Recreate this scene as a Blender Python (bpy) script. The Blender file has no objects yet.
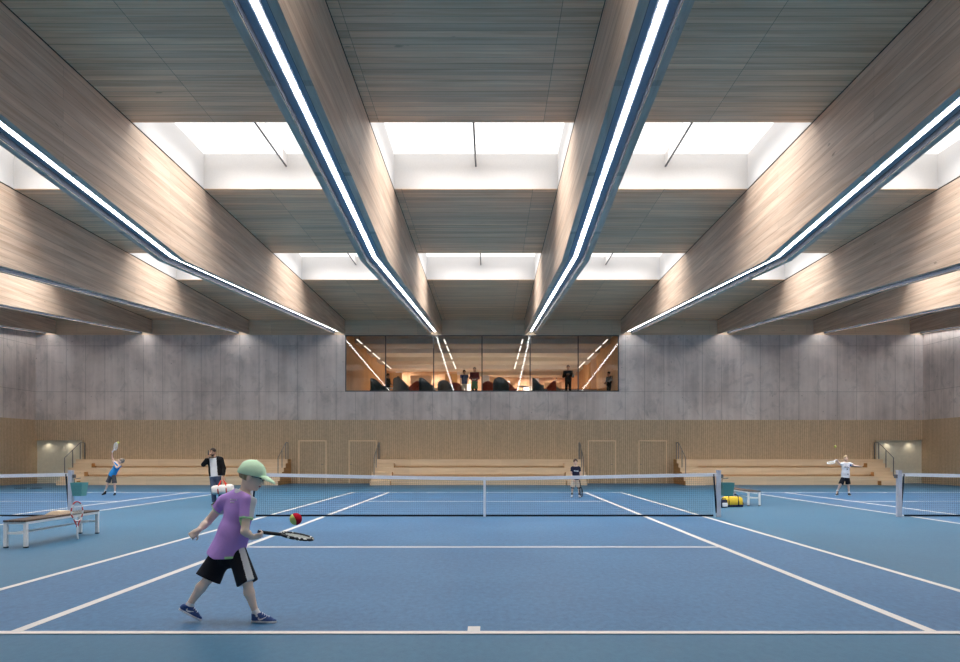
import bpy, bmesh, math, random
import numpy as np
from mathutils import Vector, Matrix

random.seed(7)
SC = bpy.context.scene
COL = SC.collection
# ------------------------------------------------------------------ camera model
F, VX, VY, H = 743.0, 490.4, 454.5, 1.545       # focal length (px), vanishing point, eye height
def P(x, y, d):
    """point seen at pixel (x, y) at distance d down the hall"""
    return Vector(((x - VX) * d / F, d, H - (y - VY) * d / F))
def GX(x, d): return (x - VX) * d / F

# ------------------------------------------------------------------ object helpers
def link(name, data, parent=None):
    o = bpy.data.objects.new(name, data)
    COL.objects.link(o)
    if parent is not None:
        o.parent = parent
    return o
def tag(o, label=None, cat=None, group=None, kind=None):
    if label: o['label'] = label
    if cat: o['category'] = cat
    if group: o['group'] = group
    if kind: o['kind'] = kind
    return o
def empty(name, loc=(0, 0, 0), rz=0.0):
    o = link(name, None)
    o.location = loc
    o.rotation_euler = (0, 0, rz)
    o.empty_display_size = 0.1
    return o
def copy_tree(o, parent=None):
    c = o.copy(); COL.objects.link(c); c.parent = parent
    for ch in list(o.children):
        copy_tree(ch, c)
    return c

class MB:
    """collects shapes and links them as ONE mesh object"""
    def __init__(self): self.bm = bmesh.new(); self.mi = 0
    def _faces(self, vs, fs):
        bv = [self.bm.verts.new(v) for v in vs]
        for f in fs:
            try:
                fc = self.bm.faces.new([bv[i] for i in f]); fc.material_index = self.mi
            except ValueError: pass
        return bv
    def box(self, x0, x1, y0, y1, z0, z1):
        vs = [(x, y, z) for x in (x0, x1) for y in (y0, y1) for z in (z0, z1)]
        self._faces(vs, [(0,1,3,2),(4,6,7,5),(0,4,5,1),(2,3,7,6),(0,2,6,4),(1,5,7,3)])
        return self
    def obox(self, c, ax, ay, az, hx, hy, hz):
        c = Vector(c); vs = []
        for i in (-1, 1):
            for j in (-1, 1):
                for k in (-1, 1):
                    vs.append(c + ax*hx*i + ay*hy*j + az*hz*k)
        self._faces(vs, [(0,1,3,2),(4,6,7,5),(0,4,5,1),(2,3,7,6),(0,2,6,4),(1,5,7,3)])
        return self
    def prism(self, pts, axis, a0, a1):
        """extrude polygon pts (2-D) along axis 'x','y' or 'z' from a0 to a1"""
        n = len(pts)
        def mk(p, a):
            return {'x': (a, p[0], p[1]), 'y': (p[0], a, p[1]), 'z': (p[0], p[1], a)}[axis]
        vs = [mk(p, a0) for p in pts] + [mk(p, a1) for p in pts]
        fs = [tuple(range(n)), tuple(range(2*n-1, n-1, -1))]
        fs += [(i, (i+1) % n, n+(i+1) % n, n+i) for i in range(n)]
        self._faces(vs, fs); return self
    def tube(self, pts, r, seg=8, closed=False, r2=None):
        pts = [Vector(p) for p in pts]; n = len(pts); rings = []
        for i, p in enumerate(pts):
            if closed: t = (pts[(i+1) % n] - pts[i-1])
            else: t = pts[min(i+1, n-1)] - pts[max(i-1, 0)]
            t.normalize()
            up = Vector((0, 0, 1)) if abs(t.z) < 0.95 else Vector((0, 1, 0))
            a = t.cross(up).normalized(); b = a.cross(t)
            rr = r if r2 is None else r + (r2 - r) * i / max(1, n-1)
            rings.append([self.bm.verts.new(p + (a*math.cos(2*math.pi*k/seg) + b*math.sin(2*math.pi*k/seg))*rr) for k in range(seg)])
        m = n if closed else n-1
        for i in range(m):
            A, B = rings[i], rings[(i+1) % n]
            for k in range(seg):
                f = self.bm.faces.new((A[k], A[(k+1) % seg], B[(k+1) % seg], B[k])); f.material_index = self.mi; f.smooth = True
        if not closed:
            for R in (rings[0][::-1], rings[-1]):
                f = self.bm.faces.new(R); f.material_index = self.mi
        return self
    def ball(self, c, r, seg=16, rings=10):
        rx = r if hasattr(r, '__len__') else (r, r, r)
        m = Matrix.Translation(Vector(c)) @ Matrix.Diagonal((rx[0], rx[1], rx[2], 1))
        res = bmesh.ops.create_uvsphere(self.bm, u_segments=seg, v_segments=rings, radius=1.0, matrix=m)
        for v in res['verts']:
            for f in v.link_faces: f.smooth = True; f.material_index = self.mi
        return self
    def lathe(self, prof, c=(0, 0, 0), seg=24):
        rings = []
        for r, z in prof:
            rings.append([self.bm.verts.new((c[0]+r*math.cos(2*math.pi*k/seg), c[1]+r*math.sin(2*math.pi*k/seg), c[2]+z)) for k in range(seg)])
        for A, B in zip(rings, rings[1:]):
            for k in range(seg):
                f = self.bm.faces.new((A[k], A[(k+1) % seg], B[(k+1) % seg], B[k])); f.smooth = True; f.material_index = self.mi
        for R in (rings[0][::-1], rings[-1]):
            f = self.bm.faces.new(R); f.material_index = self.mi
        return self
    def build(self, name, mats, parent=None, bevel=0.0, recalc=True):
        if recalc: bmesh.ops.recalc_face_normals(self.bm, faces=self.bm.faces)
        if bevel > 0:
            bmesh.ops.bevel(self.bm, geom=list(self.bm.edges), offset=bevel, segments=2, profile=0.7, affect='EDGES', clamp_overlap=True)
        me = bpy.data.meshes.new(name); self.bm.to_mesh(me); self.bm.free()
        for m in (mats if isinstance(mats, (list, tuple)) else [mats]): me.materials.append(m)
        return link(name, me, parent)
def struct(o):
    o['kind'] = 'structure'; return o

# ------------------------------------------------------------------ materials
class NT:
    def __init__(self, name, rough=0.5, spec=0.5, metal=0.0):
        self.m = bpy.data.materials.new(name); self.m.use_nodes = True
        self.t = self.m.node_tree; self.t.nodes.clear()
        self.out = self.n('ShaderNodeOutputMaterial')
        self.b = self.n('ShaderNodeBsdfPrincipled')
        self.l(self.b.outputs[0], self.out.inputs[0])
        self.b.inputs['Roughness'].default_value = rough
        self.b.inputs['Specular IOR Level'].default_value = spec
        self.b.inputs['Metallic'].default_value = metal
    def n(self, typ, **kw):
        nd = self.t.nodes.new(typ)
        for k, v in kw.items(): setattr(nd, k, v)
        return nd
    def l(self, a, b): self.t.links.new(a, b)
    def coord(self, scale=(1, 1, 1), swz=None, loc=(0, 0, 0)):
        tc = self.n('ShaderNodeTexCoord'); o = tc.outputs['Object']
        if swz:
            s = self.n('ShaderNodeSeparateXYZ'); self.l(o, s.inputs[0])
            c = self.n('ShaderNodeCombineXYZ')
            for i, ax in enumerate(swz):
                if ax != '0': self.l(s.outputs['xyz'.index(ax)], c.inputs[i])
            o = c.outputs[0]
        mp = self.n('ShaderNodeMapping'); self.l(o, mp.inputs[0])
        mp.inputs['Scale'].default_value = scale; mp.inputs['Location'].default_value = loc
        return mp.outputs[0]
    def noise(self, vec, scale=1, detail=4, rough=0.55, dist=0):
        nd = self.n('ShaderNodeTexNoise'); self.l(vec, nd.inputs['Vector'])
        nd.inputs['Scale'].default_value = scale; nd.inputs['Detail'].default_value = detail
        nd.inputs['Roughness'].default_value = rough; nd.inputs['Distortion'].default_value = dist
        return nd.outputs['Fac']
    def ramp(self, fac, stops):
        r = self.n('ShaderNodeValToRGB'); self.l(fac, r.inputs[0])
        el = r.color_ramp.elements
        while len(el) < len(stops): el.new(0.5)
        for e, (p, c) in zip(el, stops):
            e.position = p; e.color = (*c, 1) if len(c) == 3 else c
        return r.outputs[0]
    def mix(self, a, b, fac=0.5, blend='MIX'):
        x = self.n('ShaderNodeMix', data_type='RGBA', blend_type=blend)
        for s, v in ((x.inputs[0], fac), (x.inputs[6], a), (x.inputs[7], b)):
            if hasattr(v, 'is_output'): self.l(v, s)
            elif isinstance(v, (int, float)): s.default_value = v
            else: s.default_value = (*v, 1)
        return x.outputs[2]
    def math(self, op, a, b=0.0):
        x = self.n('ShaderNodeMath', operation=op)
        for s, v in ((x.inputs[0], a), (x.inputs[1], b)):
            if hasattr(v, 'is_output'): self.l(v, s)
            else: s.default_value = v
        return x.outputs[0]
    def brick(self, vec, w, h, c1, c2, mort, msize=0.004, offset=0.5, freq=2):
        nd = self.n('ShaderNodeTexBrick', offset=offset, offset_frequency=freq); self.l(vec, nd.inputs['Vector'])
        nd.inputs['Color1'].default_value = (*c1, 1); nd.inputs['Color2'].default_value = (*c2, 1)
        nd.inputs['Mortar'].default_value = (*mort, 1); nd.inputs['Scale'].default_value = 1
        nd.inputs['Mortar Size'].default_value = msize; nd.inputs['Mortar Smooth'].default_value = 0.3
        nd.inputs['Brick Width'].default_value = w; nd.inputs['Row Height'].default_value = h
        return nd.outputs['Color'], nd.outputs['Fac']
    def col(self, v):
        s = self.b.inputs['Base Color']
        if hasattr(v, 'is_output'): self.l(v, s)
        else: s.default_value = (*v, 1)
        return self
    def bump(self, h, strength=0.3, dist=0.01):
        bp = self.n('ShaderNodeBump'); self.l(h, bp.inputs['Height'])
        bp.inputs['Strength'].default_value = strength; bp.inputs['Distance'].default_value = dist
        self.l(bp.outputs[0], self.b.inputs['Normal']); return self

def lin(r, g, b):
    f = lambda c: (c/255/12.92) if c/255 <= 0.04045 else ((c/255+0.055)/1.055)**2.4
    return (f(r), f(g), f(b))
def plain(name, rgb, rough=0.5, spec=0.4, metal=0.0, var=0.12, scale=30):
    n = NT(name, rough, spec, metal); c = lin(*rgb)
    f = n.noise(n.coord(), scale, 3)
    n.col(n.ramp(f, [(0.3, tuple(v*(1-var) for v in c)), (0.7, tuple(min(1, v*(1+var)) for v in c))]))
    return n.m
def emis(name, rgb, strength):
    m = bpy.data.materials.new(name); m.use_nodes = True; t = m.node_tree; t.nodes.clear()
    o = t.nodes.new('ShaderNodeOutputMaterial'); e = t.nodes.new('ShaderNodeEmission')
    e.inputs[0].default_value = (*rgb, 1); e.inputs[1].default_value = strength
    t.links.new(e.outputs[0], o.inputs[0]); return m
def wood(name, light, dark, swz, roww, length, gscale, rough=0.55, seam=0.72, spec=0.25, knots=True, pv=0.06, loc=(0, 0, 0), off=0.5):
    """sawn timber: grain along the first axis of swz, boards of width roww across the second"""
    n = NT(name, rough, spec)
    L, D = lin(*light), lin(*dark)
    v = n.coord((gscale*0.05, gscale, gscale), swz)
    g = n.noise(v, 1.0, 6, 0.62, 0.4)
    c = n.ramp(g, [(0.28, D), (0.52, tuple((a+b)/2 for a, b in zip(L, D))), (0.75, L)])
    bc, bf = n.brick(n.coord((1, 1, 1), swz, loc), length, roww, (1-pv,)*3, (1+pv,)*3, (seam,)*3, 0.006, off)
    c = n.mix(c, bc, 1.0, 'MULTIPLY')
    if knots:
        k = n.noise(n.coord((2.2, 7, 7), swz), 1.0, 2, 0.5)
        kf = n.ramp(k, [(0.74, (0, 0, 0)), (0.79, (1, 1, 1))])
        c = n.mix(c, tuple(v*0.45 for v in D), n.math('MULTIPLY', kf, 0.55))
    n.col(c); n.bump(bf, -0.25, 0.004)
    return n.m

M = {}
M['beam'] = wood('beam_timber', (235, 213, 192), (192, 162, 138), 'yzx', 0.20, 9.0, 9.0, pv=0.10)
M['ceil'] = wood('ceiling_boards', (252, 220, 184), (214, 174, 136), 'xyz', 0.21, 3.56, 9.0, seam=0.45, pv=0.12, loc=(-1.15, 0, 0), off=0.0)
M['board'] = wood('end_board_timber', (246, 220, 190), (222, 192, 160), 'xzy', 0.5, 2.6, 6.0)
M['ply'] = wood('bleacher_plywood', (244, 222, 192), (226, 200, 166), 'xzy', 3.0, 2.4, 9.0, seam=0.85)
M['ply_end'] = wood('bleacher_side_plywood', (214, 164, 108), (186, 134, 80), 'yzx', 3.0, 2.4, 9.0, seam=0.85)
M['panel'] = wood('gallery_wood_panel', (222, 172, 112), (190, 138, 82), 'zyx', 0.9, 4.0, 7.0, knots=False)
M['trim'] = plain('door_frame_wood', (240, 214, 178), 0.5)
M['white'] = plain('white_paint', (238, 236, 233), 0.6, var=0.02)
M['skywhite'] = plain('skylight_curb_white', (222, 219, 216), 0.6, var=0.02)
M['soffit'] = plain('soffit_channel_grey', (158, 164, 174), 0.5, 0.4, var=0.05)
M['lining'] = plain('channel_shade_dark', (58, 66, 80), 0.6, 0.3)  # shade of the channel sides, put into the colour
M['steel'] = plain('dark_steel', (120, 122, 124), 0.4, 0.5, 0.4)
M['frame'] = plain('window_frame_grey', (92, 92, 94), 0.4, 0.5, 0.3)
M['alu'] = plain('grey_post_paint', (220, 220, 230), 0.4, 0.5, 0.2, var=0.05)
M['netcord'] = plain('black_net_cord', (26, 34, 46), 0.8, 0.2)
M['band'] = plain('white_net_tape', (246, 245, 247), 0.7, 0.2, var=0.04)
M['line'] = plain('white_court_paint', (216, 211, 207), 0.6, 0.2, var=0.04)
M['black'] = plain('black_rubber', (22, 22, 24), 0.6, 0.3)

def concrete(name, swz):
    n = NT(name, 0.75, 0.2)
    a = n.noise(n.coord((0.55, 0.5, 0.5), swz), 1.0, 8, 0.62)
    s = n.noise(n.coord((3.2, 0.12, 1), swz), 1.0, 5, 0.6)
    f = n.math('ADD', n.math('MULTIPLY', a, 0.6), n.math('MULTIPLY', s, 0.4))
    c = n.ramp(f, [(0.30, lin(180, 170, 166)), (0.5, lin(220, 208, 202)), (0.66, lin(238, 228, 222))])
    bc, bf = n.brick(n.coord((1, 1, 1), swz), 1.03, 2.45, (0.96,)*3, (1.03,)*3, (0.58,)*3, 0.012, 0.0)
    c = n.mix(c, bc, 1.0, 'MULTIPLY')
    st = n.noise(n.coord((1.6, 1.1, 1.6), swz), 1.0, 7, 0.7, 1.0)
    sf = n.ramp(st, [(0.52, (0, 0, 0)), (0.72, (1, 1, 1))])
    c = n.mix(c, lin(150, 145, 143), n.math('MULTIPLY', sf, 0.5))
    pt = n.n('ShaderNodeTexVoronoi'); n.l(n.coord((1, 1, 1), swz), pt.inputs['Vector']); pt.inputs['Scale'].default_value = 1.6
    pf = n.ramp(pt.outputs['Distance'], [(0.03, (1, 1, 1)), (0.06, (0, 0, 0))])
    c = n.mix(c, lin(118, 114, 112), n.math('MULTIPLY', pf, 0.6))
    n.col(c); n.bump(a, 0.2, 0.02)
    return n.m
M['conc_x'] = concrete('board_marked_concrete', 'xzy')
M['conc_y'] = concrete('board_marked_concrete_side', 'yzx')
def slats(name, ax):
    n = NT(name, 0.6, 0.2)
    swz = 'xzy' if ax == 'x' else 'yzx'
    v = n.coord((1, 1, 1), swz)
    w = n.n('ShaderNodeTexWave', wave_type='BANDS', bands_direction='X', wave_profile='SIN')
    n.l(v, w.inputs['Vector']); w.inputs['Scale'].default_value = 0.53/0.19; w.inputs['Distortion'].default_value = 0
    g = n.noise(n.coord((6, 0.5, 1), swz), 1.0, 4)
    c = n.ramp(w.outputs['Fac'], [(0.0, lin(196, 168, 136)), (0.3, lin(220, 194, 160)), (1.0, lin(224, 199, 167))])
    c = n.mix(c, n.ramp(g, [(0.3, (0.88,)*3), (0.7, (1.0,)*3)]), 1.0, 'MULTIPLY')
    d = n.noise(n.coord((9, 9, 9)), 1.0, 2)
    c = n.mix(c, n.ramp(d, [(0.35, (0.88,)*3), (0.65, (1.0,)*3)]), 1.0, 'MULTIPLY')
    n.col(c); n.bump(w.outputs['Fac'], 0.5, 0.02)
    return n.m
M['slat_x'] = slats('slatted_wood_lining', 'x')
M['slat_y'] = slats('slatted_wood_lining_side', 'y')
def carpet(name, c1, c2):
    n = NT(name, 0.46, 0.5)
    a = n.noise(n.coord((16, 9, 16)), 1.0, 5, 0.75)
    b = n.noise(n.coord((0.5, 0.5, 0.5)), 1.0, 3)
    f = n.math('ADD', n.math('MULTIPLY', a, 0.75), n.math('MULTIPLY', b, 0.25))
    n.col(n.ramp(f, [(0.36, lin(*c1)), (0.62, lin(*c2))]))
    n.bump(n.noise(n.coord((60, 60, 60)), 1.0, 3), 0.35, 0.004)
    return n.m
M['court'] = carpet('blue_court_carpet', (36, 84, 126), (62, 115, 157))
M['apron'] = carpet('teal_apron_carpet', (38, 92, 126), (52, 108, 140))
def glass(name, refl, tint):
    m = bpy.data.materials.new(name); m.use_nodes = True; t = m.node_tree; t.nodes.clear()
    o = t.nodes.new('ShaderNodeOutputMaterial'); mx = t.nodes.new('ShaderNodeMixShader')
    tr = t.nodes.new('ShaderNodeBsdfTransparent'); gl = t.nodes.new('ShaderNodeBsdfGlossy')
    tr.inputs[0].default_value = (*tint, 1); gl.inputs['Roughness'].default_value = 0.02
    mx.inputs[0].default_value = refl
    t.links.new(tr.outputs[0], mx.inputs[1]); t.links.new(gl.outputs[0], mx.inputs[2]); t.links.new(mx.outputs[0], o.inputs[0])
    return m
M['glass'] = glass('clear_glazing', 0.04, (0.93, 0.93, 0.92))
M['sky'] = emis('opal_skylight', (1.0, 0.985, 0.97), 1.25)
M['led'] = emis('white_led', (1.0, 0.985, 0.97), 13.5)
M['warm'] = emis('warm_lamp', (1.0, 0.78, 0.52), 9.0)
# ------------------------------------------------------------------ hall geometry
XL, XR, YB, YF, ZC = -24.30, 23.12, 39.70, -3.10, 8.73
ZW, ZS = 3.39, 7.93                      # top of slatted lining, top of concrete
BEAMS = [-2.955 - 5.15*k for k in range(5)][::-1] + [2.165 + 5.15*k for k in range(5)]
BW = 0.69
KINK = 18.9
def beam_z(d):                            # underside of the fish-belly beams
    return 6.47 + (7.93-6.47)*(KINK-d)/(KINK-YF) if d < KINK else 6.47 + (8.0-6.47)*(d-KINK)/(YB-KINK)

# floor, court surfaces and painted lines
floor = struct(MB().box(XL-0.3, XR+0.3, YF-0.3, YB+2.6, -0.3, 0.0).build('floor', M['apron']))
CX = [-16.20, -0.145, 15.93]
Y0, Y1 = 6.43, 30.20
YN = 18.42; YS0, YS1 = 12.37, 24.42
HD, HS = 5.45, 3.99
for c in CX:
    MB().box(c-HD, c+HD, Y0, Y1, 0.0, 0.003).build('court_surface', M['court'], floor)
    lw = 0.05
    z0, z1 = 0.003, 0.006
    for s in (-1, 1):
        MB().box(c+s*HD-lw*.9, c+s*HD+lw*.9, Y0, Y1, z0, z1).build('court_line', M['line'], floor)
        MB().box(c+s*HS-lw, c+s*HS+lw, Y0, Y1, z0, z1).build('court_line', M['line'], floor)
    for y in (Y0, Y1):
        MB().box(c-HD, c+HD, y-lw, y+lw, z0, z1+0.001).build('court_line', M['line'], floor)
    for y in (YS0, YS1):
        MB().box(c-HS, c+HS, y-lw, y+lw, z0, z1+0.001).build('court_line', M['line'], floor)
    for y, s in ((Y0, 1), (Y1, -1)):
        MB().box(c-0.055, c+0.055, min(y, y+s*0.22), max(y, y+s*0.22), z0, z1+0.002).build('centre_mark', M['line'], floor)
# long painted line across the whole near end
MB().box(XL, XR, Y0-0.05, Y0+0.05, 0.003, 0.0062).build('court_line', M['line'], floor)

# niches at both ends of the back wall, gallery opening
GX0, GX1, GZ0, GZ1 = -7.77, 6.88, 4.91, 7.93
NL0, NL1, NR0, NR1, NZ = XL, -21.83, 20.62, XR, 2.30
T = 0.35
wb = struct(MB()
    .box(NL1, NR0, YB, YB+T, 0, ZW).box(XL-T, NL1, YB, YB+T, NZ, ZW).box(NR0, XR+T, YB, YB+T, NZ, ZW)
    .build('wall_back', M['slat_x']))
MB().box(XL-T, GX0, YB, YB+T, ZW, ZS).box(GX1, XR+T, YB, YB+T, ZW, ZS).box(GX0, GX1, YB, YB+T, ZW, GZ0)\
    .build('concrete_panel', M['conc_x'], wb)
MB().box(XL-T, XR+T, YB, YB+T, ZS, ZC+0.3).build('timber_fascia', M['board'], wb)
for nm, x, s in (('wall_left', XL, -1), ('wall_right', XR, 1)):
    w = struct(MB().box(min(x, x+s*T), max(x, x+s*T), YF, YB+2.4, 0, ZW).build(nm, M['slat_y']))
    MB().box(min(x, x+s*T), max(x, x+s*T), YF, YB, ZW, ZC+0.3).build('concrete_panel', M['conc_y'], w)
wf = struct(MB().box(XL-T, XR+T, YF-T, YF, 0, ZW).build('wall_front', M['slat_x']))
MB().box(XL-T, XR+T, YF-T, YF, ZW, ZC+0.3).build('concrete_panel', M['conc_x'], wf)

# niches: shallow plaster recess with two recessed downlights each
M['niche'] = plain('niche_plaster', (226, 220, 200), 0.7, 0.2, var=0.05, scale=6)
M['lens'] = emis('downlight_glow', (1, .9, .72), 1.6)
ND = 0.14
for nm, a, b, side in (('wall_niche_left', NL0, NL1, -1), ('wall_niche_right', NR0, NR1, 1)):
    m = MB().box(a, b, YB+ND, YB+T, 0, NZ)
    w = struct(m.build(nm, M['niche']))
    for k in (0.25, 0.72):
        x = a + (b-a)*k
        lamp = empty('recessed_downlight', (x, YB+0.07, NZ))
        MB().lathe([(0.045, -0.012), (0.055, -0.005), (0.055, 0.0)], seg=16).build('trim_ring', M['steel'], lamp)
        MB().lathe([(0.036, -0.016), (0.036, -0.012)], seg=16).build('lamp_lens', M['lens'], lamp)
        tag(lamp, 'recessed downlight in the %s wall niche, %s' % (
            'left' if side < 0 else 'right', ('nearer the side wall' if (k < .5) == (side < 0) else 'nearer the bleacher')), 'downlight', 'downlights in the wall niches')
        ld = bpy.data.lights.new('downlight', 'SPOT'); ld.energy = 6; ld.color = (1, .9, .74); ld.spot_size = 2.3; ld.spot_blend = 1.0; ld.shadow_soft_size = 0.05
        lo = link('downlight_bulb', ld, lamp); lo.location = (0, -0.10, -0.06)

# doors set flush in the lining
for i, (a, b) in enumerate(((298.3, 326.8), (348.6, 377.0), (587.6, 616.2), (638.2, 667.0))):
    x0, x1 = GX(a, YB), GX(b, YB); zt = 2.31; fw = 0.07
    d = struct(MB().box(x0+fw, x1-fw, YB-0.012, YB, 0.0, zt-fw).build('door_%d' % (i+1), M['slat_x']))
    m = MB().box(x0, x0+fw, YB-0.05, YB, 0, zt).box(x1-fw, x1, YB-0.05, YB, 0, zt).box(x0, x1, YB-0.05, YB, zt-fw, zt)
    m.build('door_frame', M['trim'], d)
    h = MB(); hx = x1-fw-0.12 if i % 2 == 0 else x0+fw+0.12
    h.tube([(hx, YB-0.012, 1.02), (hx, YB-0.06, 1.02), (hx-0.1, YB-0.06, 1.02)], 0.01).build('door_handle', M['steel'], d)
# concealed drain covers on the far floor
for px, lab in ((20.5, 'dark flat floor cover behind the left court, nearer the side wall'), (36, 'dark flat floor cover behind the left court, nearer the bleacher steps')):
    d = 33.9
    o = MB().lathe([(0.27, 0.0), (0.27, 0.012), (0.25, 0.016)], (0, 0, 0), 20).build('floor_cover', M['black'])
    o.location = (GX(px, d), d, 0.0); o.scale = (1, 0.8, 1)
    tag(o, lab, 'floor cover', 'floor covers behind the left court')

# beams ---------------------------------------------------------------
pos = ['fifth beam left', 'fourth beam left', 'third beam left', 'second beam left', 'first beam left',
       'first beam right', 'second beam right', 'third beam right', 'fourth beam right', 'fifth beam right']
for i, xc in enumerate(BEAMS):
    bo = empty('ceiling_beam', (0, 0, 0)); struct(bo)
    x0, x1 = xc-BW/2, xc+BW/2
    prof = [(YF, beam_z(YF)), (KINK, beam_z(KINK)), (YB, beam_z(YB)), (YB, ZC), (YF, ZC)]
    fl = 0.135
    MB().prism(prof, 'x', x0, x0+fl).build('side_timber', M['beam'], bo)
    MB().prism(prof, 'x', x1-fl, x1).build('side_timber', M['beam'], bo)
    rec = 0.125
    pr2 = [(YF, beam_z(YF)+rec), (KINK, beam_z(KINK)+rec), (YB, beam_z(YB)+rec), (YB, ZC), (YF, ZC)]
    MB().prism(pr2, 'x', x0+fl, x1-fl).build('soffit_board', M['soffit'], bo)
    for xa in (x0+fl, x1-fl-.012):
        MB().prism([(d, beam_z(d)+.012) for d in (YF, KINK, YB)]+[(d, beam_z(d)+rec) for d in (YB, KINK, YF)], 'x', xa, xa+.012).build('channel_shade_lining', M['lining'], bo)  # added dark sheets keep the channel sides in shade beside the strip light
    MB().box(x0-.010, x0, YF, YB, ZC-.016, ZC).box(x1, x1+.010, YF, YB, ZC-.016, ZC).build('shadow_line_strip', M['black'], bo)  # black strips drawn as the shadow line between beam and ceiling
    sl = empty('strip_light', (xc, KINK, 0.0))
    for nm, w, h0, h1, mm in (("housing", 0.075, rec-0.018, rec-0.002, M['alu']), ('diffuser', 0.043, rec-0.026, rec-0.018, M['led'])):
        m = MB()
        p = [(d-KINK, beam_z(d)+h0) for d in (YF, KINK, YB-0.15)] + [(d-KINK, beam_z(d)+h1) for d in (YB-0.15, KINK, YF)]
        m.prism(p, 'x', -w, w).build(nm, mm, sl)
    tag(sl, 'long white strip light recessed under the %s of the hall centreline' % pos[i], 'strip light', 'strip lights under the beams')

# ceiling boards and skylights ----------------------------------------
SKY = [(5.65, 9.70), (16.08, 20.13), (26.51, 30.56)]
edges = [XL] + [v for x in BEAMS for v in (x-BW/2, x+BW/2)] + [XR]
bays = [(edges[i], edges[i+1]) for i in range(0, len(edges), 2) if edges[i+1]-edges[i] > 0.02]
runs = [(YF, SKY[0][0]), (SKY[0][1], SKY[1][0]), (SKY[1][1], SKY[2][0]), (SKY[2][1], YB)]
m = MB()
for a, b in bays:
    if b-a < 2: m.box(a, b, YF, YB, ZC, ZC+0.12); continue
    for r0, r1 in runs: m.box(a, b, r0, r1, ZC, ZC+0.12)
ceil = struct(m.build('ceiling', M['ceil']))
ZG = 9.69
wi = 2; GAL = 52.0
DAY = 200.0
for (a, b) in bays:
    if b-a < 2: continue
    for r0, r1 in SKY:
        w = struct(empty('window_%d' % wi, ((a+b)/2, (r0+r1)/2, ZC))); wi += 1
        hx, hy = (b-a)/2, (r1-r0)/2; t = 0.08; hh = ZG-ZC
        MB().box(-hx-t, -hx+.003, -hy-t, hy+t, 0.015, hh).box(hx-.003, hx+t, -hy-t, hy+t, 0.015, hh)\
            .box(-hx, hx, -hy-t, -hy+.003, 0.015, hh).box(-hx, hx, hy-.003, hy+t, 0.015, hh).build('curb', M['skywhite'], w)
        MB().box(-0.02, 0.02, -hy, hy, hh-0.33, hh).build('mullion', M['skywhite'], w)
        MB().box(-0.022, 0.022, -hy, hy, hh-0.35, hh-0.33).build('mullion_rail', M['frame'], w)
        MB().box(-hx, -0.02, -hy, hy, hh, hh+0.03).build('pane', M['sky'], w)
        MB().box(0.02, hx, -hy, hy, hh, hh+0.03).build('pane', M['sky'], w)
        ld = bpy.data.lights.new('daylight', 'AREA'); ld.shape = 'RECTANGLE'; ld.size = 2*hx-1.0; ld.size_y = 2*hy-1.0
        ld.energy = DAY*(0.32 if r0 < 10 else 1.0); ld.color = (1.0, 0.985, 0.975); ld.spread = math.radians(118)
        lo = link('skylight_daylight', ld, w); lo.location = (0, 0, hh-0.02)
# ------------------------------------------------------------------ bleachers
def bleacher(x0, x1, label, rails):
    root = empty('bleacher', ((x0+x1)/2, 37.25, 0)); tag(root, label, 'bleacher', 'bleachers along the back wall')
    cx, cy = (x0+x1)/2, 37.25
    X = lambda v: v-cx
    sw = 1.02; h = 1.30/6; yb = YB-0.03-cy
    for k in range(3):                                  # three tiers of seats
        y0 = 0.35+0.7*k; z1 = 2*h*(k+1); z0 = 2*h*k
        gap = 0.075 if k else 0.0
        m = MB().box(X(x0+sw), X(x1-sw), y0, yb, z0+gap, z1)
        t = m.build('tier', [M['ply'], M['ply_end']], root)
        if k:
            MB().box(X(x0+sw), X(x1-sw), y0+0.12, yb, z0-0.02, z0+gap+.01).build('plinth', M['trim'], t)
    for a, b in ((x0, x0+sw), (x1-sw, x1)):             # stair flights at both ends
        f = None
        pts = [(0.0, 0.0)]
        for j in range(6): pts += [(0.35*j, h*(j+1)), (0.35*(j+1) if j < 5 else yb, h*(j+1))]
        pts += [(yb, 0.0)]
        m = MB()
        for j in range(6): m.box(X(a), X(b), 0.35*j, yb, h*j + (0.0 if j == 0 else 0.0), h*(j+1))
        m = MB().prism(pts, 'x', X(a), X(b))
        f = m.build('steps', [M['ply'], M['ply_end']], root)
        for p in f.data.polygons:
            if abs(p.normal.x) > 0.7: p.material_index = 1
    for s in rails:
        x = x0+0.14 if s < 0 else x1-0.14
        r = 0.017
        p0 = (X(x), 0.50, 1.38); p1 = (X(x), 1.93, 2.17); p2 = (X(x), 2.36, 2.17)
        hr = MB().tube([p0, p1], r).tube([p1, p2], r).build('handrail', M['steel'], root)
        for px, pz0, pz1 in ((0.50, 2*h, 1.38), (1.22, 4*h, 1.775), (1.93, 6*h, 2.17), (2.36, 6*h, 2.17)):
            MB().box(X(x)-.017, X(x)+.017, px-.017, px+.017, pz0, pz1).build('post', M['steel'], hr)
    return root
bleacher(-21.77, -10.65, 'pale plywood tiered bleacher at the left, in front of the back wall', (-1, 1))
bleacher(-6.05, 4.86, 'pale plywood tiered bleacher in the middle, under the gallery window', (-1, 1))
bleacher(9.78, 20.62, 'pale plywood tiered bleacher at the right, in front of the back wall', (-1, 1))

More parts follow.
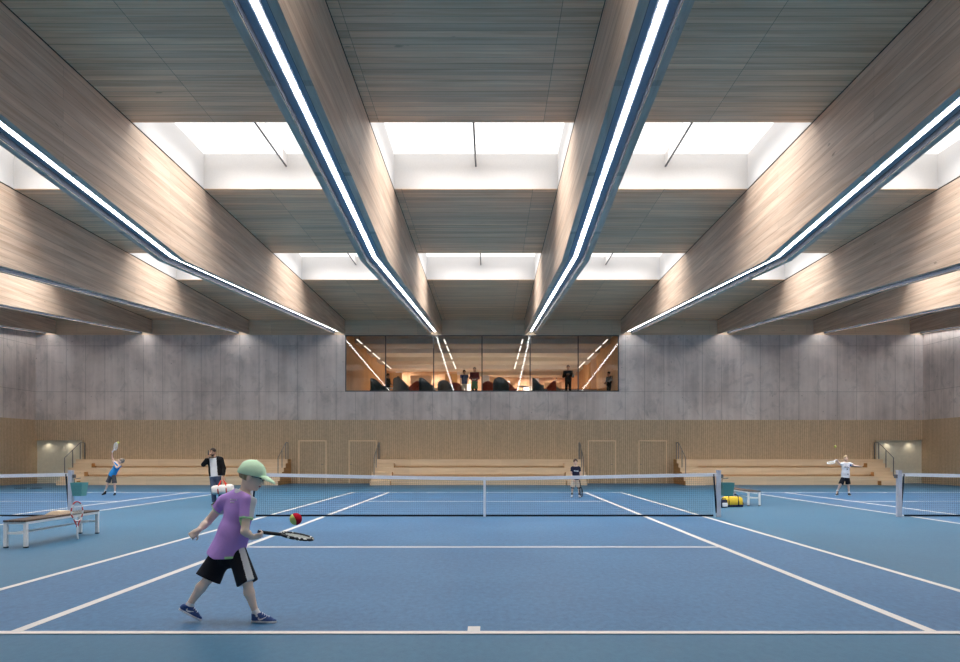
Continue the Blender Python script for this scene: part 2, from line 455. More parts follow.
# ------------------------------------------------------------------ nets
def net(c, label, group='tennis nets'):
    root = empty('tennis_net', (c, YN, 0)); tag(root, label, 'tennis net', group)
    hw = 5.80; ph = 1.13
    top = lambda x: 0.985 + (1.09-0.985)*(abs(x)/hw)**1.15
    for s in (-1, 1):
        m = MB().box(s*hw-.05, s*hw+.05, -.05, .05, 0, ph)
        m.build('post', M['alu'], root, bevel=0.008)
        MB().box(s*hw-.055, s*hw+.055, -.055, .055, ph, ph+.025).build('post_cap', M['alu'], root)
        MB().tube([(s*(hw-.12), 0, top(hw)-.03), (s*(hw-.05), 0, 0.1)], 0.022, 6).build('side_cord', M['netcord'], root)
    x_in = hw-0.13
    n = 48
    # white head tape, folded over the cable
    m = MB(); xs = [-hw+.05 + (2*hw-.1)*i/n for i in range(n+1)]
    for a, b in zip(xs, xs[1:]):
        vs = [(x, y, top(x)+z) for x in (a, b) for y in (-.012, .012) for z in (-.085, 0)]
        m._faces(vs, [(0,1,3,2),(4,6,7,5),(0,4,5,1),(2,3,7,6),(0,2,6,4),(1,5,7,3)])
    m.build('head_tape', M['band'], root)
    MB().box(-.03, .03, -.016, .016, 0, top(0)+.004).build('centre_strap', M['band'], root)
    m = MB(); m.box(-x_in, x_in, -.012, .012, 0.012, 0.055); m.build('bottom_cord', M['netcord'], root)
    # knotted mesh: real strings
    m = MB(); r = 0.0013; step = 0.048
    k = int(2*x_in/step)
    for i in range(k+1):
        x = -x_in + i*step; m.box(x-r, x+r, -r, r, 0.04, top(x)-.05)
    for j in range(1, 20):
        z = 0.04+j*step
        segs = 24
        for q in range(segs):
            a = -x_in + 2*x_in*q/segs; b = a + 2*x_in/segs
            za = 0.04 + (top(a)-0.09)*j/20; zb = 0.04 + (top(b)-0.09)*j/20
            vs = [(x, y, zz+e) for x, zz in ((a, za), (b, zb)) for y in (-r, r) for e in (-r, r)]
            m._faces(vs, [(0,1,3,2),(4,6,7,5),(0,4,5,1),(2,3,7,6),(0,2,6,4),(1,5,7,3)])
    m.build('net_mesh', M['netcord'], root, recalc=False)
    # winder on the outside of the posts
    for s in (-1, 1):
        MB().box(s*(hw+.05), s*(hw+.11), -.03, .03, .96, 1.05).build('winder', M['steel'], root)
    return root
net(CX[1], 'long black tennis net across the middle court with white tape and centre strap')
net(CX[0], 'black tennis net of the left neighbouring court, cut off by the left picture edge')
net(CX[2], 'black tennis net of the right neighbouring court, cut off by the right picture edge')

# teal ball baskets hooked on the posts
M['teal'] = plain('teal_plastic', (104, 164, 160), 0.5, 0.3, var=0.06)
M['balls'] = plain('tennis_felt', (226, 234, 130), 0.9, 0.1, var=0.1)
def basket(x, y, label):
    root = empty('ball_basket', (x, y, 0.52)); tag(root, label, 'basket', 'teal baskets on the net posts')
    def ring(w, d, z): return [(-w, -d, z), (w, -d, z), (w, d, z), (-w, d, z)]
    m = MB(); w0, d0, w1, d1, hh = .11, .11, .145, .15, .33; t = .012
    A, B = ring(w0, d0, 0), ring(w1, d1, hh); C, D = ring(w1-t, d1-t, hh), ring(w0-t, d0-t, t)
    m._faces(A+B+C+D, [(3,2,1,0)] + [(i, (i+1) % 4, 4+(i+1) % 4, 4+i) for i in range(4)] + [(4+i, 4+(i+1) % 4, 8+(i+1) % 4, 8+i) for i in range(4)]
             + [(8+i, 8+(i+1) % 4, 12+(i+1) % 4, 12+i) for i in range(4)] + [(12, 13, 14, 15)])
    m.build('bin', M['teal'], root)
    MB().tube([(-.12, 0, .32), (-.12, 0, .42), (.03, 0, .44)], .010).build('hook', M['steel'], root)
    return root
basket(CX[1]+5.80+.21, YN, 'teal plastic basket hanging on the right post of the middle net')
basket(CX[0]+5.80+.21, YN, 'teal plastic basket hanging on the left court net post, above the bench')

# ------------------------------------------------------------------ benches
M['seat'] = wood('dark_seat_slats', (112, 92, 78), (78, 62, 52), 'yxz', 0.085, 3.0, 10, seam=0.4)
M['benchw'] = plain('white_bench_frame', (236, 236, 236), 0.4, 0.4, var=0.03)
def bench(x0, x1, y0, y1, mid, label):
    root = empty('bench', ((x0+x1)/2, (y0+y1)/2, 0)); tag(root, label, 'bench', 'white framed benches')
    cx, cy = root.location.x, root.location.y; hx, hy = (x1-x0)/2, (y1-y0)/2
    t = .028
    m = MB()
    ns = 4; wd = (2*hx+.06)/ns
    for i in range(ns):
        xa = -hx-.03+i*wd; m.box(xa+.006, xa+wd-.006, -hy-.04, hy+.04, .43, .458)
    m.build('seat', M['seat'], root)
    m = MB()
    for s in (-1, 1):
        m.box(s*hx-.025, s*hx+.025, -hy, hy, .39, .43); m.box(-hx, hx, s*hy-.025, s*hy+.025, .392, .428)
    m.build('seat_frame', M['benchw'], root)
    for sx in (-1, 1):
        for sy in (-1, 1):
            l = MB().box(sx*hx-t, sx*hx+t, sy*hy-t, sy*hy+t, 0.02, .43).build('leg', M['benchw'], root, bevel=.004)
            MB().box(sx*hx-t, sx*hx+t, sy*hy-t, sy*hy+t, 0, .02).build('foot_cap', M['black'], l)
    for sy in (-1, 1):
        MB().box(-hx, hx, sy*hy-.018, sy*hy+.018, .225, .26).build('stretcher', M['benchw'], root)
    MB().box(-.018, .018, -hy, hy, .225, .26).build('stretcher', M['benchw'], root)
    return root
bench(-8.02, -7.69, 12.30, 14.53, True, 'white framed bench with dark slatted seat beside the left net post')
bench(7.75, 8.08, 22.32, 24.55, False, 'white framed bench with dark seat at the right, behind the yellow bag')
# folded towel on the left bench
def towel():
    m = MB()
    for k in range(5):
        m.box(-.13+.012*k, .13-.01*k, -.24+.02*k, .24-.03*k, .012*k, .012*(k+1)-.001)
    o = m.build('towel', plain('cream_towel', (226, 206, 182), 0.9, 0.1), bevel=.005)
    o.location = (-7.88, 13.60, .459)
    tag(o, 'cream folded towel lying on the bench at the left', 'towel')
towel()

# ------------------------------------------------------------------ rackets
def racket_parts(root, mats, L=0.68, hw=.125, hl=.175, rf=.012):
    """racket along +Z: butt at the origin, face normal along Y"""
    fr, grip, strg, bump = mats
    zc = L-hl
    pts = [(hw*math.sin(a), 0, zc+hl*math.cos(a)) for a in [2*math.pi*i/36 for i in range(36)]]
    f = MB().tube(pts, rf, 8, closed=True).build('frame', fr, root)
    f2 = MB()
    for sx in (-1, 1): f2.tube([(sx*.012, 0, .22), (sx*.03, 0, .28), (sx*.075, 0, zc-hl*.80)], .011, 6)
    f2.build('throat', bump, root)
    MB().tube([(0, 0, 0), (0, 0, .012), (0, 0, .2), (0, 0, .24)], .0165, 8).build('grip', grip, root)
    m = MB(); n = 16; r = .0011
    for i in range(1, n):
        x = -hw+2*hw*i/n; e = hl*math.sqrt(1-(x/hw)**2); m.box(x-r, x+r, -r, r, zc-e, zc+e)
    n = 20
    for i in range(1, n):
        z = -hl+2*hl*i/n; e = hw*math.sqrt(1-(z/hl)**2); m.box(-e, e, -r, r, zc+z-r, zc+z+r)
    m.build('strings', strg, root, recalc=False)
    return root
def orient(o, loc, zdir, ydir):
    z = Vector(zdir).normalized(); y = Vector(ydir); y = (y - z*y.dot(z)).normalized(); x = y.cross(z)
    m = Matrix((x, y, z)).transposed().to_4x4(); m.translation = Vector(loc); o.matrix_world = m
M['red'] = plain('red_lacquer', (206, 62, 58), 0.4); M['rwhite'] = plain('white_lacquer', (236, 236, 240), 0.35, var=.03)
M['string'] = plain('pale_string', (222, 224, 214), 0.5)
def dotted(name, base, dot, scale, thr):
    n = NT(name, 0.4, 0.4)
    v = n.n('ShaderNodeTexVoronoi'); n.l(n.coord(), v.inputs['Vector']); v.inputs['Scale'].default_value = scale
    n.col(n.ramp(v.outputs['Distance'], [(thr, lin(*dot)), (thr+.03, lin(*base))])); return n.m
rk = empty('tennis_racket'); tag(rk, 'red and white tennis racket standing on its grip against the left bench', 'tennis racket')
n = NT('red_white_frame', .35, .4)
wv = n.n('ShaderNodeTexWave', wave_type='BANDS', bands_direction='Z'); n.l(n.coord(), wv.inputs['Vector']); wv.inputs['Scale'].default_value = 2.6
n.col(n.ramp(wv.outputs['Fac'], [(.45, lin(238, 236, 240)), (.5, lin(206, 70, 66))])); M['redwhite'] = n.m
racket_parts(rk, (M['redwhite'], M['rwhite'], M['string'], M['red']))
orient(rk, (GX(77.6, 13.55), 13.55, 0.005), (-.02, 0.0, 1.0), (1, -.32, 0))

# ------------------------------------------------------------------ yellow bag at the right bench
M['yellow'] = plain('yellow_bag_fabric', (232, 196, 66), 0.8, 0.2, var=.06, scale=14)
M['navy'] = plain('navy_fabric', (36, 40, 66), 0.8, 0.2)
def duffel(root, L, r, h, body, dark, cap_at=(1,)):
    """lying bag along X with rounded section"""
    m = MB(); n = 20; rings = []
    for i in range(13):
        u = -1+2*i/12; k = (1-abs(u)**5)**.5*.25+.75 if abs(u) < 1 else .75
        rings.append([(u*L/2, k*r*math.copysign(abs(math.cos(a))**.7, math.cos(a)), h/2+k*h/2*math.copysign(abs(math.sin(a))**.7, math.sin(a))) for a in [2*math.pi*q/n for q in range(n)]])
    vs = [v for R in rings for v in R]
    fs = [(i*n+q, i*n+(q+1) % n, (i+1)*n+(q+1) % n, (i+1)*n+q) for i in range(12) for q in range(n)]
    fs += [tuple(range(n))[::-1], tuple(range(12*n, 13*n))]
    m._faces(vs, fs)
    o = m.build('bag_body', body, root)
    for p in o.data.polygons: p.use_smooth = len(p.vertices) == 4
    return o
yb = empty('sports_bag', (GX(732, 21.95), 21.95, 0.0)); tag(yb, 'yellow sports bag with navy base on the floor beside the right bench', 'bag')
duffel(yb, .56, .16, .31, M['yellow'], M['navy'])
m = MB(); m.box(-.285, .285, -.15, .15, 0.004, .07); m.build('base', M['navy'], yb, bevel=.02)
for x in (-.14, .14):
    MB().tube([(x, -.165, .05), (x, -.168, .17), (x, -.13, .31), (x*.7, -.05, .37), (x*.7, .05, .37), (x, .13, .31), (x, .168, .17)], .014, 6).build('handle', M['navy'], yb)
MB().box(.255, .305, -.10, .10, 0.02, .14).build('end_pocket', M['navy'], yb, bevel=.02)
tb = empty('rucksack', (GX(723.5, 21.55), 21.55, 0)); tag(tb, 'small navy and white rucksack slumped against the yellow sports bag', 'bag')
MB().box(-.12, .10, -.08, .08, 0.004, .24).build('rucksack_body', M['navy'], tb, bevel=.05)
MB().box(-.06, .09, -.115, -.06, .03, .15).build('front_pocket', M['rwhite'], tb, bevel=.025)
MB().tube([(-.06, .02, .22), (-.02, 0, .285), (.05, 0, .27), (.07, 0, .2)], .012, 6).build('strap', M['navy'], tb)

# ------------------------------------------------------------------ balls
def tball(name, c, r, mats, label, group=None):
    m = MB().ball((0, 0, 0), r, 28, 18)
    o = m.build(name, mats); o.location = c
    return tag(o, label, 'ball', group)
c0 = P(295.8, 519.0, 6.75)
n = NT('red_yellow_felt', .9, .1)
sx = n.n('ShaderNodeSeparateXYZ'); tc = n.n('ShaderNodeTexCoord'); n.l(tc.outputs['Object'], sx.inputs[0])
# seam like a stage-three ball: one half red, the other lime
wob = n.math('ADD', n.math('SUBTRACT', sx.outputs[0], n.math('MULTIPLY', sx.outputs[2], -0.35)), 0.0)
cur = n.math('SUBTRACT', wob, n.math('MULTIPLY', n.math('MULTIPLY', sx.outputs[2], sx.outputs[2]), -9.0))
edge = n.math('SUBTRACT', cur, 0.012)
c = n.ramp(n.math('MULTIPLY_ADD', edge, 20.0), [(0.0, lin(216, 232, 140)), (.02, lin(196, 28, 52))])
mm = [x for x in n.t.nodes if x.type == 'MATH' and x.operation == 'MULTIPLY_ADD'][0]; mm.inputs[2].default_value = 0.01
n.col(c); n.bump(n.noise(n.coord((220, 220, 220)), 1, 2), .3, .002)
rb = tball('tennis_ball', c0, .055, n.m, 'red and lime tennis ball in the air in front of the boy in purple')
tball('tennis_ball', P(118.2, 442.6, 27.5), .042, M['balls'], 'yellow tennis ball at the raised racket of the boy in blue')
tball('tennis_ball', P(835.3, 446.6, 27.9), .045, M['balls'], 'yellow tennis ball tossed above the boy in the white jersey')
# ------------------------------------------------------------------ gallery behind the glass
GD = 58.0; GZF = 4.62; GZC = 7.96
M['gceil'] = plain('gallery_ceiling_beige', (214, 206, 194), 0.8, 0.15, var=.04, scale=3)
M['gfloor'] = plain('gallery_floor', (196, 184, 168), 0.6, 0.3)
M['gwall'] = wood('gallery_wall_timber', (228, 192, 160), (200, 158, 122), 'zxy', 0.6, 4.0, 4.0, knots=False)
ga, gb = GX0-0.05, GX1+0.05
gf = struct(MB().box(ga-.3, gb+.3, YB+T, 67, GZF-.25, GZF).build('gallery_floor', M['gfloor']))
MB().box(ga, gb, YB+T-.3, YB+T, GZF-.25, GZF).build('floor_edge', M['gfloor'], gf)
gc = MB().box(ga-.3, gb+.3, YB+T+.01, 67, GZC+.28, GZC+.4)
struct(gc.build('gallery_ceiling', M['gceil']))
m = MB()
for y in (43.0, 47.0, 51.2, 55.6, 60.0): m.box(ga, gb, y, y+1.9, GZC, GZC+.29)
struct(m.build('ceiling_downstand', M['gceil']))
struct(MB().box(ga-.15, ga, YB+T, 57.0, GZF, GZC+.3).build('wall_gallery_left', M['panel']))
struct(MB().box(gb, gb+.15, YB+T, 48.5, GZF, GZC+.3).box(gb, gb+.15, 52.5, 66.0, GZF, GZC+.3).build('wall_gallery_right', M['panel']))
struct(MB().box(gb+.15, gb+2.6, 52.5, 52.6, GZF, GZC+.3).box(gb+.15, gb+2.6, 48.4, 48.5, GZF, GZC+.3).box(gb+2.6, gb+2.7, 48.4, 52.6, GZF, GZC+.3)
       .box(gb+.15, gb+2.7, 48.4, 52.6, GZC+.3, GZC+.4).build('wall_gallery_recess', M['gwall']))
# oblique rear wall
w = MB(); w.prism([(ga-.3, 57.0), (gb+.3, 65.5), (gb+.3, 65.8), (ga-.3, 57.3)], 'z', GZF, GZC+.35)
gw = struct(w.build('wall_gallery_back', M['gwall']))
# pale kitchen hatches and shelves set on the rear wall
def on_rear(x): return 57.0 + (x-ga+.3)/(gb-ga+.6)*8.5
for k, (x, wd, z0, z1) in enumerate(((-5.6, .7, 0.0, 3.0), (-2.2, 1.2, .9, 2.6), (1.4, .5, 0, 3.05), (3.4, 1.3, .9, 2.7), (5.6, .9, 0.6, 2.9))):
    y = on_rear(x)-.35
    c = empty('wall_cabinet', (x, y, GZF+z0)); tag(c, ['tall white cupboard at the left end of the gallery rear wall', 'wide white cabinet on the gallery rear wall behind the armchairs',
        'narrow tall white cupboard in the middle of the gallery rear wall', 'wide white cabinet on the gallery rear wall behind the man in the suit', 'white cabinet at the right end of the gallery rear wall'][k], 'cabinet', 'cabinets along the gallery rear wall')
    MB().box(-wd/2, wd/2, -.05, .12, 0, z1-z0).build('carcass', M['white'], c)
    for s in (-1, 1):
        MB().box(min(0, s*wd/2)+.01, max(0, s*wd/2)-.01, -.075, -.05, .02, z1-z0-.02).build('cabinet_door', M['rwhite'], c)
# lights of the gallery: beam strips in dashes and lamps added to brighten the room
def k_dn(a, b): return any(y <= (a+b)/2 <= y+1.9 for y in (43.0, 47.0, 51.2, 55.6, 60.0))
for xc, lab in ((-7.35, 'along the left gallery wall'), (-2.55, 'left of the gallery centre'), (1.78, 'right of the gallery centre'), (6.45, 'along the right gallery wall')):
    for q, (a, b) in enumerate(((40.9, 42.6), (43.3, 45.6), (46.4, 49.4), (50.6, 55.0))):
        o = empty('gallery_lamp', (xc, (a+b)/2, GZC-.08))
        tag(o, 'slim white ceiling lamp %s, %s from the glass' % (lab, ['first', 'second', 'third', 'fourth'][q]), 'ceiling lamp', 'slim lamps on the gallery ceiling')
        MB().box(-.04, .04, -(b-a)/2, (b-a)/2, 0, .06).build('lamp_body', M['alu'], o)
        MB().box(-.035, .035, -(b-a)/2+.03, (b-a)/2-.03, -.01, 0).build('lamp_diffuser', M['glamp'] if 'glamp' in M else M.setdefault('glamp', emis('gallery_lamp_glow', (1, .9, .78), 1.6)), o)
        MB().box(-.01, .01, -.01, .01, .06, .08 if k_dn(a, b) else .36).build('lamp_rod', M['steel'], o)
for k, (x, y) in enumerate(((-5.2, 49.0), (-1.6, 50.0), (2.0, 49.4), (5.2, 50.4), (-4.6, 53.6), (3.0, 53.6))):  # lamps added low, mostly hidden by the sill, to light the ceiling
    o = empty('gallery_fill_lamp', (x, y, GZF))
    tag(o, 'added warm fill lamp lighting the gallery ceiling, %s' % ['leftmost of the front row', 'left of the middle', 'right of the middle', 'rightmost of the front row', 'back row left', 'back row right'][k], 'fill lamp', 'added fill lamps in the gallery')
    MB().lathe([(.15, 0), (.15, .02), (.02, .03)], seg=16).build('base', M['steel'], o)
    MB().tube([(0, 0, .02), (0, 0, .95)], .012, 6).build('pole', M['steel'], o)
    MB().lathe([(.14, .78), (.20, .80), (.15, 1.05), (.13, 1.05)], seg=16).build('lamp_shade', M['rwhite'], o)
    ld = bpy.data.lights.new('gallery_fill_lamp', 'POINT'); ld.energy = GAL; ld.color = (1, .87, .74); ld.shadow_soft_size = .12
    lo = link('fill_light', ld, o); lo.location = (0, 0, 1.2)
for k, x in enumerate((-6.2, -3.8, -1.4, 1.0, 3.4, 5.6)):  # spots added to brighten the rear wall
    y = on_rear(x)-1.7
    o = empty('added_wall_spot', (x, y, GZC-.02)); tag(o, 'added ceiling spot brightening the gallery rear wall, %s from the left' % ['first', 'second', 'third', 'fourth', 'fifth', 'sixth'][k], 'added spot', 'added spots brightening the gallery rear wall')
    MB().lathe([(.05, 0), (.06, .02), (.06, .16), (.02, .18)], seg=14).build('housing', M['steel'], o)
    MB().tube([(0, 0, .18), (0, 0, .30)], .012, 6).build('bracket', M['steel'], o)
    MB().lathe([(.04, -.006), (.04, -.002)], seg=14).build('lens', M['lens'], o)
    ld = bpy.data.lights.new('spot', 'SPOT'); ld.energy = GAL*5; ld.color = (1, .86, .72); ld.spot_size = 2.2; ld.spot_blend = .7; ld.shadow_soft_size = .05
    lo = link('added_spot_light', ld, o); lo.location = (0, 0, -.03); lo.rotation_euler = (math.radians(38), 0, math.radians(0))
# glazing of the gallery
gl = struct(empty('window_1', (GX0, YB+.06, GZ0)))
L, HH = GX1-GX0, GZ1-GZ0
m = MB(); t = .055
m.box(0, L, -.03, .05, 0, t).box(0, L, -.03, .05, HH-t, HH).box(0, t, -.03, .05, 0, HH).box(L-t, L, -.03, .05, 0, HH)
m.build('window_frame', M['frame'], gl)
cuts = [t] + [GX(x, YB)-GX0 for x in (385.5, 433.6, 482.0, 530.2, 578.3)] + [L-t]
for x in cuts[1:-1]: MB().box(x-.03, x+.03, -.02, .05, t, HH-t).build('mullion', M['frame'], gl)
for a, b in zip(cuts, cuts[1:]): MB().box(a, b, 0.0, .012, t, HH-t).build('pane', M['glass'], gl)
# armchairs and tables
M['chair_teal'] = plain('slate_upholstery', (62, 78, 88), .8, .2); M['chair_red'] = plain('rust_upholstery', (176, 74, 52), .8, .2)
M['chair_grey'] = plain('grey_upholstery', (128, 124, 120), .8, .2)
def armchair(x, y, rz, mat, label):
    o = empty('armchair', (x, y, GZF), rz); o.scale = (1.18, 1.18, 1.2); tag(o, label, 'armchair', 'armchairs in the gallery')
    MB().box(-.30, .30, -.30, .28, .30, .44).build('seat', mat, o, bevel=.04)
    # curved shell back
    m = MB(); n = 12; pts = []
    for i in range(n+1):
        a = math.radians(-20+220*i/n); pts.append((math.cos(a), math.sin(a)))
    for (c0, s0), (c1, s1) in zip(pts, pts[1:]):
        hb = lambda s: .62+.36*max(0, s)
        ri, ro = .31, .38
        vs = [(ri*c0, ri*s0, .3), (ro*c0, ro*s0, .3), (ri*c1, ri*s1, .3), (ro*c1, ro*s1, .3),
              (ri*c0, ri*s0, hb(s0)), (ro*c0, ro*s0, hb(s0)), (ri*c1, ri*s1, hb(s1)), (ro*c1, ro*s1, hb(s1))]
        m._faces(vs, [(0,1,3,2),(4,6,7,5),(0,4,5,1),(2,3,7,6),(0,2,6,4),(1,5,7,3)])
    bmesh.ops.remove_doubles(m.bm, verts=m.bm.verts, dist=1e-4)
    m.build('backrest', mat, o)
    for sx in (-1, 1):
        for sy in (-1, 1): MB().tube([(sx*.2, sy*.2, .3), (sx*.26, sy*.26, 0)], .018, 6).build('leg', M['steel'], o)
    return o
def gx(px, d): return GX(px, d)
for px, d, rz, mt, lab in (
    (378.5, 41.2, 1.1, 'chair_teal', 'slate armchair in the gallery, leftmost behind the first pane'),
    (401, 41.3, 2.6, 'chair_teal', 'slate armchair behind the second pane of the gallery, turned away'),
    (413, 42.5, -.7, 'chair_red', 'rust armchair in the second pane of the gallery'),
    (427, 41.3, 2.2, 'chair_teal', 'slate armchair in the gallery just left of the second mullion'),
    (445.5, 41.9, .4, 'chair_grey', 'grey armchair in the gallery left of the boy in blue-grey'),
    (456.5, 43.4, .2, 'chair_red', 'rust armchair behind the boy in blue-grey'),
    (489.5, 42.6, .2, 'chair_red', 'rust armchair in the gallery right of the woman in red'),
    (501.0, 41.2, 2.9, 'chair_teal', 'slate armchair in the gallery near the middle mullion'),
    (512.5, 42.7, 1.2, 'chair_red', 'rust armchair right of the slate one near the middle mullion'),
    (540.5, 41.2, 1.6, 'chair_teal', 'slate armchair in the gallery left of the man in the suit'),
    (548.5, 42.6, -1.2, 'chair_red', 'rust armchair between the slate armchair and the man in the suit'),
    (557, 43.9, .9, 'chair_grey', 'grey armchair just left of the man in the suit')):
    armchair(gx(px, d), d, rz, M[mt], lab)
# free standing wooden screens and white shelves further back
for px, d, wd, hh, mt, lab in ((394, 51.5, 1.1, 2.6, 'panel', 'wooden room screen at the left of the gallery'), (399, 54.5, .45, 3.0, 'rwhite', 'narrow white shelf tower at the left of the gallery'),
        (421, 53.0, 1.5, 2.55, 'gwall', 'wide wooden screen behind the second mullion'), (451, 54.0, .9, 2.8, 'panel', 'wooden screen behind the boy in blue-grey'),
        (486, 56.0, .5, 2.9, 'rwhite', 'narrow white shelf tower right of the woman in red'), (497, 55.0, 1.0, 2.6, 'panel', 'wooden screen near the middle mullion'),
        (535, 57.0, .55, 2.75, 'rwhite', 'narrow white shelf tower right of the third mullion'), (553, 56.0, 1.3, 2.35, 'gwall', 'low wooden screen left of the man in the suit')):
    o = empty('room_screen' if mt != 'rwhite' else 'shelf_tower', (gx(px, d), d, GZF)); tag(o, lab, 'screen' if mt != 'rwhite' else 'shelf', 'screens and shelf towers in the gallery')
    m = MB()
    if mt != 'rwhite':
        m.box(-wd/2, wd/2, -.03, .03, .08, hh).build('screen_panel', M[mt], o)
        for s in (-1, 1): MB().box(s*wd/2-.04, s*wd/2+.04, -.2, .2, 0, .08).build('foot', M['steel'], o)
    else:
        m.box(-wd/2, -wd/2+.03, -.15, .15, 0, hh).box(wd/2-.03, wd/2, -.15, .15, 0, hh).box(-wd/2, wd/2, .13, .15, 0, hh).build('carcass', M[mt], o)
        for q in range(7): MB().box(-wd/2+.03, wd/2-.03, -.15, .13, hh*q/6.05, hh*q/6.05+.02).build('shelf', M[mt], o)
for px, d, lab in ((389.5, 42.6, 'round white side table in the gallery at the left'), (436.5, 43.0, 'round white side table in the gallery beside the grey armchair'),
                   (523, 41.4, 'round white side table in the gallery left of the third mullion')):
    o = empty('side_table', (gx(px, d), d, GZF)); tag(o, lab, 'table', 'side tables in the gallery')
    MB().lathe([(.32, .70), (.34, .71), (.34, .73), (.32, .74)], seg=24).build('tabletop', M['rwhite'], o)
    MB().tube([(0, 0, .02), (0, 0, .70)], .025).build('stem', M['steel'], o)
    MB().lathe([(.22, 0), (.22, .015), (.03, .03)], seg=20).build('base', M['steel'], o)
# service counter at the right
o = empty('service_counter', (gx(579, 47.5), 47.5, GZF)); tag(o, 'pale service counter at the right end of the gallery', 'counter')
MB().box(-1.7, 1.1, -.3, .3, 0, 1.05).build('counter_front', M['rwhite'], o)
MB().box(-1.75, 1.15, -.36, .36, 1.05, 1.10).build('worktop', M['panel'], o)
# ------------------------------------------------------------------ distance-field modelling for figures
V = lambda *a: np.array(a, dtype=np.float32)
def nrm(v): v = np.asarray(v, dtype=np.float32); return v/np.linalg.norm(v)
def frame(fwd, up):
    """columns: right, forward, up"""
    f = nrm(fwd); u = np.asarray(up, np.float32); u = nrm(u - f*np.dot(u, f)); r = np.cross(f, u); return np.stack([r, f, u], 1)

